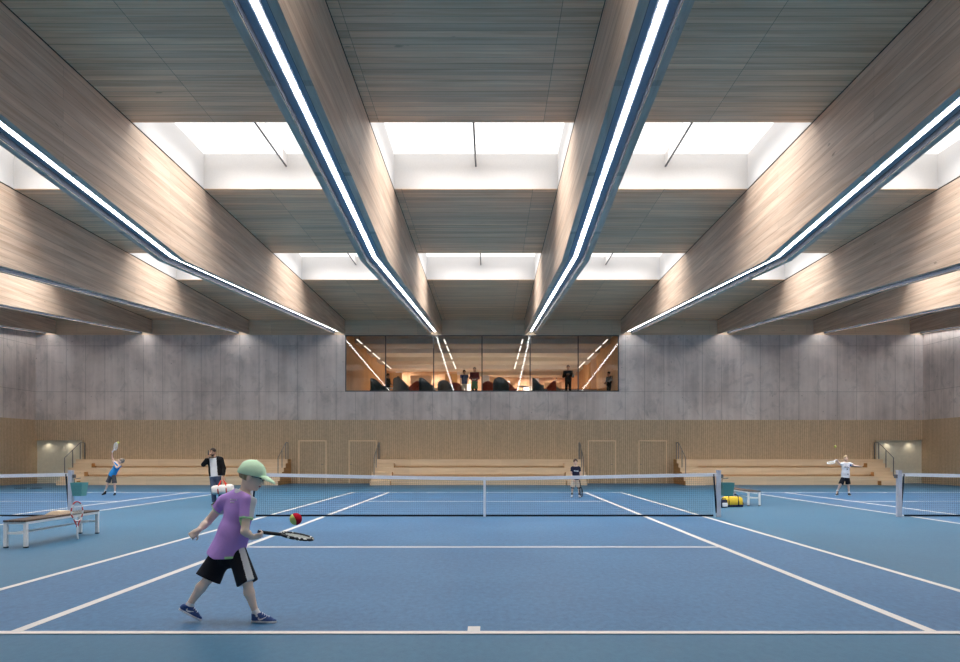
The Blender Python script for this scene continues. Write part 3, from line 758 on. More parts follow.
class Field:
    def __init__(self, lo, hi, h):
        self.lo, self.h = np.asarray(lo, np.float32), h
        self.n = np.maximum(4, np.ceil((np.asarray(hi)-self.lo)/h).astype(int)+1)
        self.D = np.full(tuple(self.n), 9.0, np.float32)
    def _sub(self, lo, hi, pad):
        a = np.clip(np.floor((np.asarray(lo)-pad-self.lo)/self.h).astype(int), 0, self.n)
        b = np.clip(np.ceil((np.asarray(hi)+pad-self.lo)/self.h).astype(int)+1, 0, self.n)
        if (b <= a).any(): return None, None
        g = [self.lo[i]+self.h*np.arange(a[i], b[i], dtype=np.float32) for i in range(3)]
        return tuple(slice(a[i], b[i]) for i in range(3)), (g[0][:, None, None], g[1][None, :, None], g[2][None, None, :])
    def add(self, fn, lo, hi, k=0.0):
        s, p = self._sub(lo, hi, k+3*self.h)
        if s is None: return
        d = fn(*p); D = self.D[s]
        if k > 0:
            t = np.clip(0.5+0.5*(D-d)/k, 0, 1); self.D[s] = D+(d-D)*t - k*t*(1-t)
        else: self.D[s] = np.minimum(D, d)
    def sub(self, fn, lo, hi):
        s, p = self._sub(lo, hi, 3*self.h)
        if s is None: return
        self.D[s] = np.maximum(self.D[s], -fn(*p))
    def cut(self, pt, nv):
        """keep the side behind the plane"""
        g = [self.lo[i]+self.h*np.arange(self.n[i], dtype=np.float32) for i in range(3)]
        d = (g[0]-pt[0])[:, None, None]*nv[0]+(g[1]-pt[1])[None, :, None]*nv[1]+(g[2]-pt[2])[None, None, :]*nv[2]
        self.D = np.maximum(self.D, d)
    # primitives
    def cone(self, a, b, ra, rb, k=0.0, flat=None, ratio=1.0, ends=None):
        a, b = np.asarray(a, np.float32), np.asarray(b, np.float32); ab = b-a; L2 = max(1e-9, float(ab@ab)); r = max(ra, rb)
        if flat is not None: fl = nrm(flat)
        abn = ab/np.sqrt(L2)
        def fn(x, y, z):
            px, py, pz = x-a[0], y-a[1], z-a[2]
            t = np.clip((px*ab[0]+py*ab[1]+pz*ab[2])/L2, 0, 1)
            qx, qy, qz = px-t*ab[0], py-t*ab[1], pz-t*ab[2]
            rr = ra+(rb-ra)*t
            q2 = qx*qx+qy*qy+qz*qz
            if flat is not None:
                c = qx*fl[0]+qy*fl[1]+qz*fl[2]; q2 = q2 + c*c*(1/ratio**2-1)
                d = (np.sqrt(np.maximum(q2, 0))-rr)*(0.5+0.5*ratio)
            else: d = np.sqrt(q2)-rr
            if ends:
                u = px*abn[0]+py*abn[1]+pz*abn[2]
                if 'b' in ends: d = np.maximum(d, u-np.sqrt(L2))
                if 'a' in ends: d = np.maximum(d, -u)
            return d
        self.add(fn, np.minimum(a, b)-r, np.maximum(a, b)+r, k)
    def ell(self, c, rad, R=None, k=0.0, sub=False):
        c = np.asarray(c, np.float32); rad = np.asarray(rad, np.float32); R = np.eye(3, dtype=np.float32) if R is None else R
        def fn(x, y, z):
            p = (x-c[0], y-c[1], z-c[2])
            q = [p[0]*R[0, i]+p[1]*R[1, i]+p[2]*R[2, i] for i in range(3)]
            k0 = np.sqrt(sum((q[i]/rad[i])**2 for i in range(3))); k1 = np.sqrt(sum((q[i]/rad[i]**2)**2 for i in range(3)))
            return k0*(k0-1)/np.maximum(k1, 1e-6)
        m = float(rad.max())
        (self.sub(fn, c-m, c+m) if sub else self.add(fn, c-m, c+m, k))
    def rbox(self, c, half, R=None, rnd=0.01, k=0.0, sub=False):
        c = np.asarray(c, np.float32); R = np.eye(3, dtype=np.float32) if R is None else R
        def fn(x, y, z):
            p = (x-c[0], y-c[1], z-c[2])
            q = [np.abs(p[0]*R[0, i]+p[1]*R[1, i]+p[2]*R[2, i])-half[i]+rnd for i in range(3)]
            return np.sqrt(sum(np.maximum(v, 0)**2 for v in q))+np.minimum(np.maximum(np.maximum(q[0], q[1]), q[2]), 0)-rnd
        m = float(np.linalg.norm(half))
        (self.sub(fn, c-m, c+m) if sub else self.add(fn, c-m, c+m, k))
    def mesh(self, name, mats, parent=None, region=None, smooth=2, offset=None):
        D = self.D; D[0] = D[-1] = 1; D[:, 0] = D[:, -1] = 1; D[:, :, 0] = D[:, :, -1] = 1
        n = D.shape; ins = D < 0
        cn = tuple(v-1 for v in n)
        acc = np.zeros(cn+(3,), np.float32); cnt = np.zeros(cn, np.float32)
        def corner(i, j, k): return (slice(i, i+cn[0]), slice(j, j+cn[1]), slice(k, k+cn[2]))
        cs = [(i, j, k) for i in (0, 1) for j in (0, 1) for k in (0, 1)]
        for p in cs:
            for ax in range(3):
                if p[ax]: continue
                q = list(p); q[ax] = 1
                A, B = D[corner(*p)], D[corner(*q)]
                m = (A < 0) != (B < 0)
                t = np.where(m, A/np.where(m, A-B, 1), 0)
                for e in range(3):
                    acc[..., e] += np.where(m, p[e]+(t if e == ax else 0), 0)
                cnt += m
        act = cnt > 0
        idx = -np.ones(cn, np.int64); idx[act] = np.arange(act.sum())
        ijk = np.argwhere(act).astype(np.float32)
        vs = self.lo + self.h*(ijk + acc[act]/cnt[act][:, None])
        quads = []
        for ax in range(3):
            sl0 = [slice(None)]*3; sl1 = [slice(None)]*3; sl0[ax] = slice(0, -1); sl1[ax] = slice(1, None)
            a, b = ins[tuple(sl0)], ins[tuple(sl1)]
            u, v = (ax+1) % 3, (ax+2) % 3
            for flip in (False, True):
                e = np.argwhere((~a & b) if flip else (a & ~b))
                if not len(e): continue
                e = e[(e[:, u] > 0) & (e[:, v] > 0) & (e[:, u] < n[u]-1) & (e[:, v] < n[v]-1)]
                def at(du, dv):
                    w = e.copy(); w[:, u] += du; w[:, v] += dv; return idx[w[:, 0], w[:, 1], w[:, 2]]
                Q = np.stack([at(-1, -1), at(0, -1), at(0, 0), at(-1, 0)], 1)
                quads.append(Q[:, ::-1] if flip else Q)
        Q = np.concatenate(quads) if quads else np.zeros((0, 4), int)
        Q = Q[(Q >= 0).all(1)]
        for _ in range(smooth):                         # light relaxation
            s = np.zeros_like(vs); c = np.zeros(len(vs), np.float32)
            for i in range(4):
                for j in ((i+1) % 4, (i+3) % 4):
                    np.add.at(s, Q[:, i], vs[Q[:, j]]); np.add.at(c, Q[:, i], 1)
            vs = np.where(c[:, None] > 0, vs*0.5+0.5*s/np.maximum(c, 1)[:, None], vs)
        me = bpy.data.meshes.new(name)
        me.vertices.add(len(vs)); me.vertices.foreach_set('co', vs.astype(np.float32).ravel())
        me.loops.add(len(Q)*4); me.loops.foreach_set('vertex_index', Q.astype(np.int32).ravel())
        me.polygons.add(len(Q)); me.polygons.foreach_set('loop_start', np.arange(0, len(Q)*4, 4, dtype=np.int32))
        mats = mats if isinstance(mats, (list, tuple)) else [mats]
        for m in mats: me.materials.append(m)
        me.update(calc_edges=True)
        me.polygons.foreach_set('use_smooth', np.ones(len(Q), bool))
        if region is not None and len(Q):
            cen = vs[Q].mean(1); me.polygons.foreach_set('material_index', region(cen).astype(np.int32))
        me.validate(); me.update()
        return link(name, me, parent)

def dist_to(cen, p): return np.linalg.norm(cen-np.asarray(p, np.float32), axis=1)

def add_hand(fd, w, hdir, pn, side, s, curl=(35, 45, 30), rf=0.0085, spread=0.0, thumb=0.5):
    """five-fingered hand: w wrist, hdir along the palm, pn out of the palm, side +1 when the thumb lies on hdir x pn"""
    d = nrm(hdir); p = nrm(np.asarray(pn, np.float32)-d*np.dot(pn, d)); t = np.cross(d, p)*side
    L = .088*s; R = np.stack([t, d, p], 1)
    c = w+d*L*.55
    fd.rbox(c, (.039*s, L*.52, .0135*s), R, .011*s, .012*s)
    fd.cone(w-d*.02*s, w+d*.02*s, .024*s, .026*s, .015*s)
    for i, (off, ln) in enumerate(((.029, .074), (.0095, .083), (-.0105, .077), (-.029, .060))):
        b = w+d*L*.98+t*off*s; a = 0.0; dirn = d; segs = (.46, .31, .25)
        for q in range(3):
            a += math.radians(curl[q]); v = d*math.cos(a)+p*math.sin(a)+t*off*spread*6
            e = b+nrm(v)*ln*s*segs[q]*1.05
            r0 = max(rf*(1-.10*q), .0065*s); fd.cone(b, e, r0, r0*.93, .004*s); b = e
    b = w+d*.028*s+t*.036*s+p*.004*s
    m = b+nrm(t*.75+d*.55+p*(.2+.6*thumb))*.040*s; e = m+nrm(d*.8+p*(.1+thumb)-t*.25*thumb)*.034*s
    fd.cone(b, m, .0125*s, max(rf, .0105*s), .008*s); fd.cone(m, e, max(rf, .0105*s), rf*.95, .004*s)

class Fig:
    """a person posed by joints given in world space; meshes hang on an Empty at the feet"""
    def __init__(self, J, fwd, pfwd, hfwd, hup, origin, s=1.0, build=1.0, hs=1.0):
        self.o = np.array(origin, np.float32)
        self.J = {k: np.array(v, np.float32)-self.o for k, v in J.items()}
        self.fwd, self.pfwd = nrm(fwd), nrm(pfwd)
        self.HR = frame(hfwd, hup); self.s, self.b, self.hs = s, build, hs
        pts = np.array(list(self.J.values())); self.lo, self.hi = pts.min(0), pts.max(0)
    def field(self, keys, pad, h):
        pts = np.array([self.J[k] for k in keys]); return Field(pts.min(0)-pad, pts.max(0)+pad, h)
    def torso(self, f, off=0.0, belly=0.0, top=True, k=.05):
        J, s, b = self.J, self.s*self.b, self.b; sc = self.s
        pe, ne = J['pelvis'], J['neck']
        up = ne-pe
        wa, ch, uc = pe+up*.30, pe+up*.66, pe+up*.86
        k = k*sc
        f.cone(pe-nrm(up)*.02*sc, wa, .150*s+off, .128*s+off+belly, k, self.pfwd, .74)
        f.cone(wa, ch, .128*s+off+belly, .152*s+off, k, self.fwd, .70)
        if top:
            f.cone(ch, uc, .152*s+off, .125*s+off, k, self.fwd, .68)
            for a in ('shL', 'shR'):
                f.cone(uc, J[a]*.9+uc*.1, .095*s+off, .062*s+off, k, self.fwd, .78)
                f.cone(ne, J[a], .045*s+off*.7, .050*s+off, k*.7)
    def arm(self, f, sd, off=0.0, part='full', end=1.0, k=.02):
        J, s, b = self.J, self.s, self.b; sh, el, wr = J['sh'+sd], J['el'+sd], J['wr'+sd]
        r = [.054*s*b+off, .042*s*b+off, .042*s*b+off, .027*s*b+off]
        if part == 'sleeve':
            e = sh+(el-sh)*end; f.cone(sh, e, r[0]+.006*s, r[1]+.016*s, k*s, ends='b'); return
        f.cone(sh, el, r[0], r[1], k*s); f.cone(el, el+(wr-el)*.35, r[2], r[2]*.98, k*s); f.cone(el+(wr-el)*.35, wr, r[2]*.98, r[3], k*s)
    def leg(self, f, sd, off=0.0, part='full', end=.8, flare=.03, k=.03):
        J, s, b = self.J, self.s, self.b; hp, kn, an = J['hip'+sd], J['kn'+sd], J['an'+sd]
        if part == 'shorts':
            e = hp+(kn-hp)*end if end <= 1 else kn+(an-kn)*(end-1)
            f.cone(hp, e, .088*s*b+off, .062*s*b+off+flare, k*s, ends='b'); return
        f.cone(hp, kn, .082*s*b+off, .052*s*b+off, k*s)
        back = nrm(-self.pfwd)
        m = kn+(an-kn)*.32+back*.010*s
        f.cone(kn, m, .050*s*b+off, .055*s*b+off, k*s); f.cone(m, an, .055*s*b+off, .033*s*b+off, k*s)
    def head(self, f, nose=True):
        R, h, J = self.HR, self.hs, self.J; c = J['head']; r, fw, u = R[:, 0], R[:, 1], R[:, 2]
        f.cone(J['neck'], c-u*.05*h-fw*.02*h, .050*self.s*self.b, .050*h, .02*self.s)
        f.ell(c+u*.022*h-fw*.010*h, (.074*h, .094*h, .090*h), R, .012*h)
        f.ell(c-u*.045*h+fw*.022*h, (.058*h, .066*h, .072*h), R, .03*h)
        f.ell(c-u*.098*h+fw*.060*h, (.022*h, .020*h, .018*h), R, .02*h)
        if nose:
            f.cone(c-u*.002*h+fw*.082*h, c-u*.036*h+fw*.104*h, .008*h, .0125*h, .012*h)
            f.ell(c-u*.068*h+fw*.084*h, (.022*h, .012*h, .010*h), R, .010*h)
        for sg in (-1, 1):
            f.ell(c-u*.022*h-fw*.006*h+r*sg*.079*h, (.014*h, .023*h, .034*h), R, .004*h)
            if nose: f.ell(c+u*.002*h+fw*.078*h+r*sg*.030*h, (.017*h, .012*h, .011*h), R, .008*h, False)
    def face_region(self, base=0, eye=1, lip=2, brow=3):
        R, h = self.HR, self.hs; c = self.J['head']; r, fw, u = R[:, 0], R[:, 1], R[:, 2]
        def fn(cen):
            out = np.full(len(cen), base)
            q = (cen-c)/h; a, b, z = q@r, q@fw, q@u
            face = b > .05
            for sg in (-1, 1):
                out[face & (((a-sg*.030)/.016)**2+((z-.003)/.009)**2 < 1)] = eye
                out[face & (np.abs(a-sg*.031) < .021) & (np.abs(z-.024) < .006)] = brow
            out[face & ((a/.026)**2+((z+.068)/.009)**2 < 1)] = lip
            return out
        return fn
    def shoe(self, sd, mats, parent, h, up_r=.040, name='shoe', L=None):
        """shoe with upper and sole; heel and toe joints give its direction"""
        J, s = self.J, self.s; he, to, an = J['he'+sd], J['to'+sd], J['an'+sd]
        fw = nrm(to-he); u = an-he; R = frame(fw, u if abs(np.dot(nrm(u), fw)) < .95 else (0, 0, 1)); uu = R[:, 2]; ln = np.linalg.norm(to-he)
        w = .040*s if L is None else L
        f = Field(np.minimum(np.minimum(he, to), an)-.09*s, np.maximum(np.maximum(he, to), an)+.09*s, h)
        heel = he+fw*ln*.22+uu*.032*s; ball = he+fw*ln*.70+uu*.026*s; toe = he+fw*ln*.87+uu*.022*s
        f.cone(heel, ball, w*.92, w*.98, .01*s, uu, .95); f.cone(ball, toe, w*.98, w*.70, .01*s, uu, .72)
        f.cone(heel+uu*.008*s, an*.95+heel*.05, w*1.0, .047*s, .02*s)
        f.cone(ball, heel+uu*.055*s+fw*.04*s, w*.7, w*.85, .03*s)
        f.cut(he+uu*.020*s, -uu); f.cut(an*.92+heel*.08, nrm(uu-fw*.12))
        up = f.mesh(name, mats[0], parent)
        g = Field(np.minimum(he, to)-.09*s, np.maximum(he, to)+.09*s, h)
        g.cone(he+fw*ln*.20+uu*.006*s, he+fw*ln*.70+uu*.006*s, w*1.0, w*1.08, 0, None); g.cone(he+fw*ln*.70+uu*.006*s, he+fw*ln*.86+uu*.006*s, w*1.08, w*.80, .01*s)
        g.cut(he+uu*.024*s, uu); g.cut(he, -uu)
        g.mesh('sole', mats[1], up)
        return up, R, ln, he
# ------------------------------------------------------------------ people
M['skin'] = plain('fair_skin', (228, 194, 172), 0.55, 0.3, var=.03, scale=9); M['skin_pale'] = plain('pale_skin', (248, 220, 201), 0.55, 0.3, var=.03, scale=9)
M['skin2'] = plain('tanned_skin', (200, 156, 130), 0.55, 0.3, var=.03, scale=9)
M['lip'] = plain('lips', (196, 124, 112), .5, .3); M['eye'] = plain('eyes', (58, 48, 44), .3, .5)
M['brow'] = plain('eyebrows', (120, 92, 66), .8, .1)
def hairm(nm, a, b):
    n = NT(nm, .6, .3); f = n.noise(n.coord((60, 60, 14)), 1, 4); n.col(n.ramp(f, [(.3, lin(*a)), (.7, lin(*b))])); n.bump(f, .6, .004); return n.m
M['blond'] = hairm('blond_hair', (150, 122, 88), (214, 190, 152)); M['dark'] = hairm('dark_hair', (34, 26, 22), (70, 54, 44)); M['ash'] = hairm('ash_hair', (110, 100, 90), (160, 150, 138))
def cloth(nm, rgb, var=.05):
    n = NT(nm, .85, .15); c = lin(*rgb); f = n.noise(n.coord((7, 7, 5)), 1, 4, .5, .6)
    n.col(n.ramp(f, [(.3, tuple(v*(1-var) for v in c)), (.7, tuple(min(1, v*(1+var)) for v in c))])); n.bump(f, .5, .02); return n.m
M['purple'] = cloth('purple_jersey', (190, 150, 224)); M['shortb'] = cloth('black_shorts', (30, 32, 40)); M['greytrim'] = cloth('pale_grey_trim', (206, 208, 214))
M['mint'] = cloth('mint_cap_cloth', (218, 250, 216), .03); M['lime'] = cloth('lime_trim', (198, 244, 176))
M['shoeblue'] = plain('blue_shoe_mesh', (58, 82, 138), .7, .2, var=.2, scale=120); M['sole'] = plain('white_sole', (226, 226, 230), .6, .3)
M['sock'] = cloth('white_sock', (236, 236, 238), .02)
M['bluetee'] = cloth('bright_blue_shirt', (52, 142, 208)); M['greyshort'] = cloth('charcoal_shorts', (86, 86, 88)); M['whitetee'] = cloth('white_jersey', (234, 234, 238), .03)
M['navytee'] = cloth('navy_shirt', (46, 46, 66)); M['beige'] = cloth('beige_shorts', (216, 202, 184)); M['jacket'] = cloth('black_jacket', (30, 29, 30)); M['jeans'] = cloth('blue_jeans', (72, 84, 106), .2)
M['greytee'] = cloth('light_grey_shirt', (212, 212, 214), .03); M['royal'] = cloth('royal_blue_trim', (34, 84, 170)); M['darkshoe'] = plain('dark_shoe', (52, 48, 46), .6)

def smallstrip(pts, r, name, mat, parent): return MB().tube(pts, r, 6).build(name, mat, parent)

# ---- the boy in front ---------------------------------------------------
D0 = 6.83
J = dict(head=P(252.4, 475.8, 6.83), neck=P(244.0, 492.5, 6.84), pelvis=P(229.5, 549, 6.86),
         shR=P(248.6, 501.0, 6.74), shL=P(224.0, 502.5, 6.95), elR=P(244.6, 531.5, 6.66), wrR=P(252.6, 537.2, 6.79),
         elL=P(208.0, 521.5, 6.98), wrL=P(197.6, 531.0, 6.86), hipR=P(237.5, 553, 6.80), hipL=P(222, 553, 6.90),
         knR=P(247.5, 583, 6.74), knL=P(208.0, 579, 6.84), anR=P(255.6, 612.5, 6.83), anL=P(189.2, 605.0, 6.86))
J['heR'] = Vector((J['anR'].x-.062, 6.835, 0.004)); J['toR'] = Vector((J['heR'].x+.275, 6.80, 0.004))
tl = P(202.0, 622.3, 6.84); J['toL'] = Vector((tl.x, 6.84, .008)); hl = P(176.8, 608.0, 6.86); J['heL'] = Vector((hl.x, 6.86, hl.z))
org = Vector((GX(228, D0), D0, 0))
boy = empty('person', org); tag(boy, 'boy in purple shirt and mint cap stepping forward with a racket', 'person')
B = Fig(J, (.62, .78, -.18), (.85, .5, 0), (.955, .12, -.30), (.28, .03, .96), org, .84, .98, 1.08)
J = B.J; h = .0058
f = B.field(J.keys(), .16, h)
B.torso(f); B.head(f)
for sd in 'LR': B.arm(f, sd); B.leg(f, sd)
for sd in 'LR':
    a, he, to = J['an'+sd], J['he'+sd], J['to'+sd]; f.cone(a, he*.4+to*.6+V(0, 0, .03), .033*.8, .022, .02)
rk_dir = nrm(np.array(P(311, 540.6, 7.16))-np.array(P(254.5, 534.0, 6.79)))
hd = nrm(V(.75, .35, .16))
add_hand(f, J['wrR'], hd, V(-.15, .55, .55), -1, .86, (48, 62, 40), .0078, 0, .7)
add_hand(f, J['wrL'], V(-.72, -.25, -.55), V(.35, .75, .1), 1, .86, (78, 82, 50), .0078, 0, .8)
body = f.mesh('body', [M['skin_pale'], M['eye'], M['lip'], M['brow']], boy, B.face_region())
R, c, hs = B.HR, J['head'], B.hs; r_, fw, u = R[:, 0], R[:, 1], R[:, 2]
# hair below the cap
f = Field(c-.2, c+.2, .005)
f.ell(c+u*.016*hs-fw*.014*hs, (.082*hs, .103*hs, .098*hs), R)
f.cut(c+fw*.020*hs, nrm(fw*.9-u*.35)); f.cut(c-u*.052*hs, nrm(-u-fw*.12)); f.cut(c+u*.05*hs, u)
for sg in (-1, 1): f.ell(c-u*.022*hs+fw*.012*hs+r_*sg*.084*hs, (.04, .030, .044), R, 0, True)
f.mesh('hair', M['blond'], boy)
# cap
f = Field(c-.27, c+.27, .005)
f.ell(c+u*.022*hs-fw*.012*hs, (.094*hs, .120*hs, .114*hs), R)
f.cut(c+u*.004*hs, -nrm(u-fw*.10))
f.ell(c-fw*.118*hs+u*.050*hs, (.036, .05, .036), R, 0, True)
cap = f.mesh('cap', M['mint'], boy)
g = Field(c-.3, c+.3, .005)
g.ell(c+u*.004*hs+fw*.108*hs, (.078*hs, .098*hs, .030*hs), frame(nrm(fw-u*.22), u))
g2 = c+u*.004*hs+fw*.108*hs
g.ell(g2-u*.012*hs, (.080*hs, .105*hs, .028*hs), frame(nrm(fw-u*.22), u), 0, True)
g.cut(c+fw*.075*hs, -fw)
g.mesh('brim', M['mint'], cap)
MB().ball(c+u*.134*hs-fw*.008*hs, .009).build('button', M['mint'], cap)
arc = [c+u*.020*hs-fw*.012*hs + (-fw*math.cos(t)*.112+r_*math.sin(t)*.088)*hs for t in np.linspace(-.42, .42, 9)]
smallstrip(arc, .007, 'strap', M['mint'], cap)
# glasses
gm = MB()
for sg in (-1, 1):
    ctr = c+fw*.100*hs+r_*sg*.032*hs+u*.002*hs
    gm.tube([ctr+(r_*math.cos(a)*.024+u*math.sin(a)*.017)*hs for a in np.linspace(0, 2*math.pi, 16, endpoint=False)], .0022, 5, closed=True)
    gm.tube([c+fw*.098*hs+r_*sg*.056*hs+u*.006*hs, c+fw*.05*hs+r_*sg*.078*hs+u*.004*hs, c-fw*.004*hs+r_*sg*.084*hs-u*.004*hs], .0022, 5)
gm.tube([c+fw*.104*hs-r_*.008*hs, c+fw*.108*hs, c+fw*.104*hs+r_*.008*hs], .0022, 5)
gm.build('glasses', M['black'], boy)
# shirt
f = B.field(('neck', 'pelvis', 'shL', 'shR', 'elL', 'elR', 'hipL', 'hipR'), .20, .0058)
up = nrm(J['neck']-J['pelvis'])
B.torso(f, .026, .026)
f.cone(J['pelvis']+up*.12, J['pelvis']-up*.085+V(-.022, 0, 0), .160, .198, .05, B.pfwd, .84, ends='b')
for sd, e in (('R', .60), ('L', .42)): B.arm(f, sd, .014, 'sleeve', e, .02)
f.cut(J['neck']-up*.004+B.fwd*.02, nrm(up+B.fwd*.35))
f.cut(J['pelvis']-up*.075, nrm(V(.02, 0, -1)))
shR, elR, shL, elL, pel, nek = J['shR'], J['elR'], J['shL'], J['elL'], J['pelvis'], J['neck']
side = nrm(np.cross(B.fwd, V(0, 0, 1)))
def shirt_reg(cen):
    out = np.zeros(len(cen), int)
    for sh, el, e in ((shR, elR, .60), (shL, elL, .42)):
        ax = nrm(el-sh); t = (cen-sh)@ax; L = np.linalg.norm(el-sh)
        rad = np.linalg.norm((cen-sh)-t[:, None]*ax, axis=1)
        insl = (rad < .075) & (t > -.05)
        sd = side if sh is shR else -side
        panel = ((cen-sh)@B.fwd > -.024) & ((cen-sh)@B.fwd < .052) & (((cen-sh)@sd > -.055) | (t < .01)) & (t < L*e) & (t > -.09) & (rad < .11)
        out[panel] = 1
        out[insl & (t > L*e-.014)] = 2
    # pale collar
    out[(((cen-nek)@up) > -.014) & (dist_to(cen, nek) < .085)] = 1
    # lime hem at the front right
    z = cen[:, 2]; zh = (pel-up*.075)[2]
    out[(z < zh+.026) & (((cen-pel)@side) > .020) & (((cen-pel)@V(1, 0, 0)) > .015)] = 2
    return out
shirt = f.mesh('shirt', [M['purple'], M['greytrim'], M['lime']], boy, shirt_reg)
# faint print between the shoulder blades, laid on the cloth
from mathutils.bvhtree import BVHTree
def on_surface(ob, p, d):
    dg = bpy.context.evaluated_depsgraph_get(); bv = BVHTree.FromPolygons([v.co[:] for v in ob.data.vertices], [p_.vertices[:] for p_ in ob.data.polygons])
    hit = bv.ray_cast(Vector(p), Vector(d)); return hit[0], hit[1]
pm = MB()
bc = nek-up*.075-B.fwd*.30
for row, n_, wd in ((0, 5, .017), (1, 4, .013)):
    for q in range(n_):
        for stroke in range(2):
            x0 = (q-(n_-1)/2)*wd*1.25+(-.35+stroke*.7)*wd*.5
            pts = []
            for zz in (0, .5, 1):
                hitp, nn = on_surface(shirt, bc+side*(x0+.012)-up*(row*.024+zz*.014), B.fwd)
                if hitp is not None: pts.append(hitp+nn*.0008)
            if len(pts) == 3: pm.tube(pts, .0016, 4)
pm.build('print', M['greytrim'], shirt)
# shorts
f = B.field(('pelvis', 'hipL', 'hipR', 'knL', 'knR'), .18, .0058)
f.cone(pel+up*.10, pel-up*.0, .146, .152, .03, B.pfwd, .84)
B.leg(f, 'R', .012, 'shorts', 1.0, .034); B.leg(f, 'L', .018, 'shorts', 1.0, .050)
f.ell((J['hipL']+J['hipR'])/2-up*.05, (.085, .08, .075), None, .09)
kR = nrm(J['knR']-J['hipR'])
def sh_reg(cen):
    out = np.zeros(len(cen), int); rel = cen-J['hipR']; t = rel@kR
    y = rel@V(.78, -.62, 0); w = rel@V(.62, .78, 0)
    out[(y > .03) & (w > -.03-.0*t) & (w < .035) & (t > -.08)] = 1
    return out
f.mesh('shorts', [M['shortb'], M['greytrim']], boy, sh_reg)
# socks and shoes
for sd in 'RL':
    f = Field(J['an'+sd]-.12, J['an'+sd]+.12, .005); a = J['an'+sd]; k_ = J['kn'+sd]
    f.cone(a+(k_-a)*.10, a+(J['he'+sd]*.5+J['to'+sd]*.5-a)*.25, .034, .036, 0, ends='a'); f.mesh('sock', M['sock'], boy)
    upm, R2, ln, he = B.shoe(sd, (M['shoeblue'], M['sole']), boy, .005)
    # white tick on the side facing the court edge and white laces
    rr, ff, uu = R2[:, 0], R2[:, 1], R2[:, 2]
    for sg in (1, -1):
        sw = MB(); pts = []
        base = he+ff*ln*.50+uu*.040
        for dx, dz, wv in ((-.030, .010, .0035), (-.036, -.001, .006), (-.024, -.010, .0075), (.0, -.004, .006), (.030, .010, .0035), (.05, .019, .0015)):
            hitp, nn = on_surface(upm, base+ff*dx+uu*dz+rr*sg*.12, -rr*sg)
            if hitp is not None: pts.append((np.array(hitp)+np.array(nn)*.0012, wv))
        for (p0, w0), (p1, w1) in zip(pts, pts[1:]):
            a_ = nrm(np.cross(p1-p0, rr)); o_ = rr*sg*.0015
            q = [p0-a_*w0, p0+a_*w0, p1+a_*w1, p1-a_*w1]; sw._faces([tuple(v-o_) for v in q]+[tuple(v+o_) for v in q], [(0,1,2,3),(7,6,5,4),(0,4,5,1),(1,5,6,2),(2,6,7,3),(3,7,4,0)])
        sw.build('tick_emblem', M['sole'], upm)
    lc = MB()
    for q in range(4):
        b0 = he+ff*ln*(.46+.075*q)+uu*.2; P3 = []
        for e in (-.018, -.006, .006, .018):
            hitp, nn = on_surface(upm, b0+rr*e+ff*(.006 if e > 0 else -.004), -uu)
            if hitp is not None: P3.append(hitp+nn*.002)
        if len(P3) == 4: lc.tube(P3, .003, 5)
    lc.build('laces', M['sole'], upm)
# his racket
M['rkdot'] = dotted('black_racket_frame', (24, 24, 28), (232, 232, 226), 26, .30)
rb_ = empty('tennis_racket'); tag(rb_, 'black tennis racket with pale dashes held by the boy in purple', 'tennis racket')
racket_parts(rb_, (M['rkdot'], M['black'], M['string'], M['black']), .55, .114, .160, .015)
hand_c = Vector(J['wrR']+hd*.065+V(-.01, .03, .03))+org
orient(rb_, hand_c-Vector(rk_dir)*.016, rk_dir, (-.10, -.30, .95))

# ---- the smaller players and the man -------------------------------------
def figure(name, label, Jp, d, fwd, hfwd, hup, s, build, hs, skin, hair, feet, hands, h=.009, z0=0.0):
    """joints as (px, py, depth offset)"""
    J = {k: P(v[0], v[1], d+(v[2] if len(v) > 2 else 0)) for k, v in Jp.items()}
    for sd in 'LR':
        fx, fo = feet[sd]; he = J['an'+sd]
        ln = .25*s/1.0
        fdir = Vector((fx[0], fx[1], 0)).normalized()
        base = Vector((he.x, he.y, z0+fo[0])) - fdir*ln*.24
        J['he'+sd] = base; J['to'+sd] = Vector((base.x+fdir.x*ln, base.y+fdir.y*ln, z0+fo[1]))
        J['an'+sd] = Vector((he.x, he.y, max(he.z, z0+.085*s)))
    org = Vector(((J['anL'].x+J['anR'].x)/2, d, z0))
    root = empty(name, org); tag(root, label, 'person')
    G = Fig(J, fwd, fwd, hfwd, hup, org, s, build, hs); J = G.J
    f = G.field(J.keys(), .20, h)
    G.torso(f); G.head(f)
    for sd in 'LR':
        G.arm(f, sd); G.leg(f, sd)
        f.cone(J['an'+sd], J['he'+sd]*.4+J['to'+sd]*.6+V(0, 0, .03), .033*s, .022*s, .02)
        hd_, pn_, cu = hands[sd]
        add_hand(f, J['wr'+sd], V(*hd_), V(*pn_), (1 if sd == 'L' else -1), s*.97, cu, max(.0085*s, h*.95), .15, .5)
    f.mesh('body', [skin, M['eye'], M['lip'], M['brow']], root, G.face_region())
    if hair is not None:
        R, c = G.HR, J['head']; r_, fw, u = R[:, 0], R[:, 1], R[:, 2]
        f = Field(c-.2, c+.2, h*.8)
        f.ell(c+u*.028*hs-fw*.016*hs, (.082*hs, .100*hs, .100*hs), R)
        f.cut(c+fw*.040*hs, nrm(fw*.8-u*.6)); f.cut(c-u*.055*hs, nrm(-u-fw*.2))
        for sg in (-1, 1): f.ell(c-u*.018*hs+fw*.006*hs+r_*sg*.082*hs, (.03, .022, .034), R, 0, True)
        f.mesh('hair', hair, root)
    return root, G, org
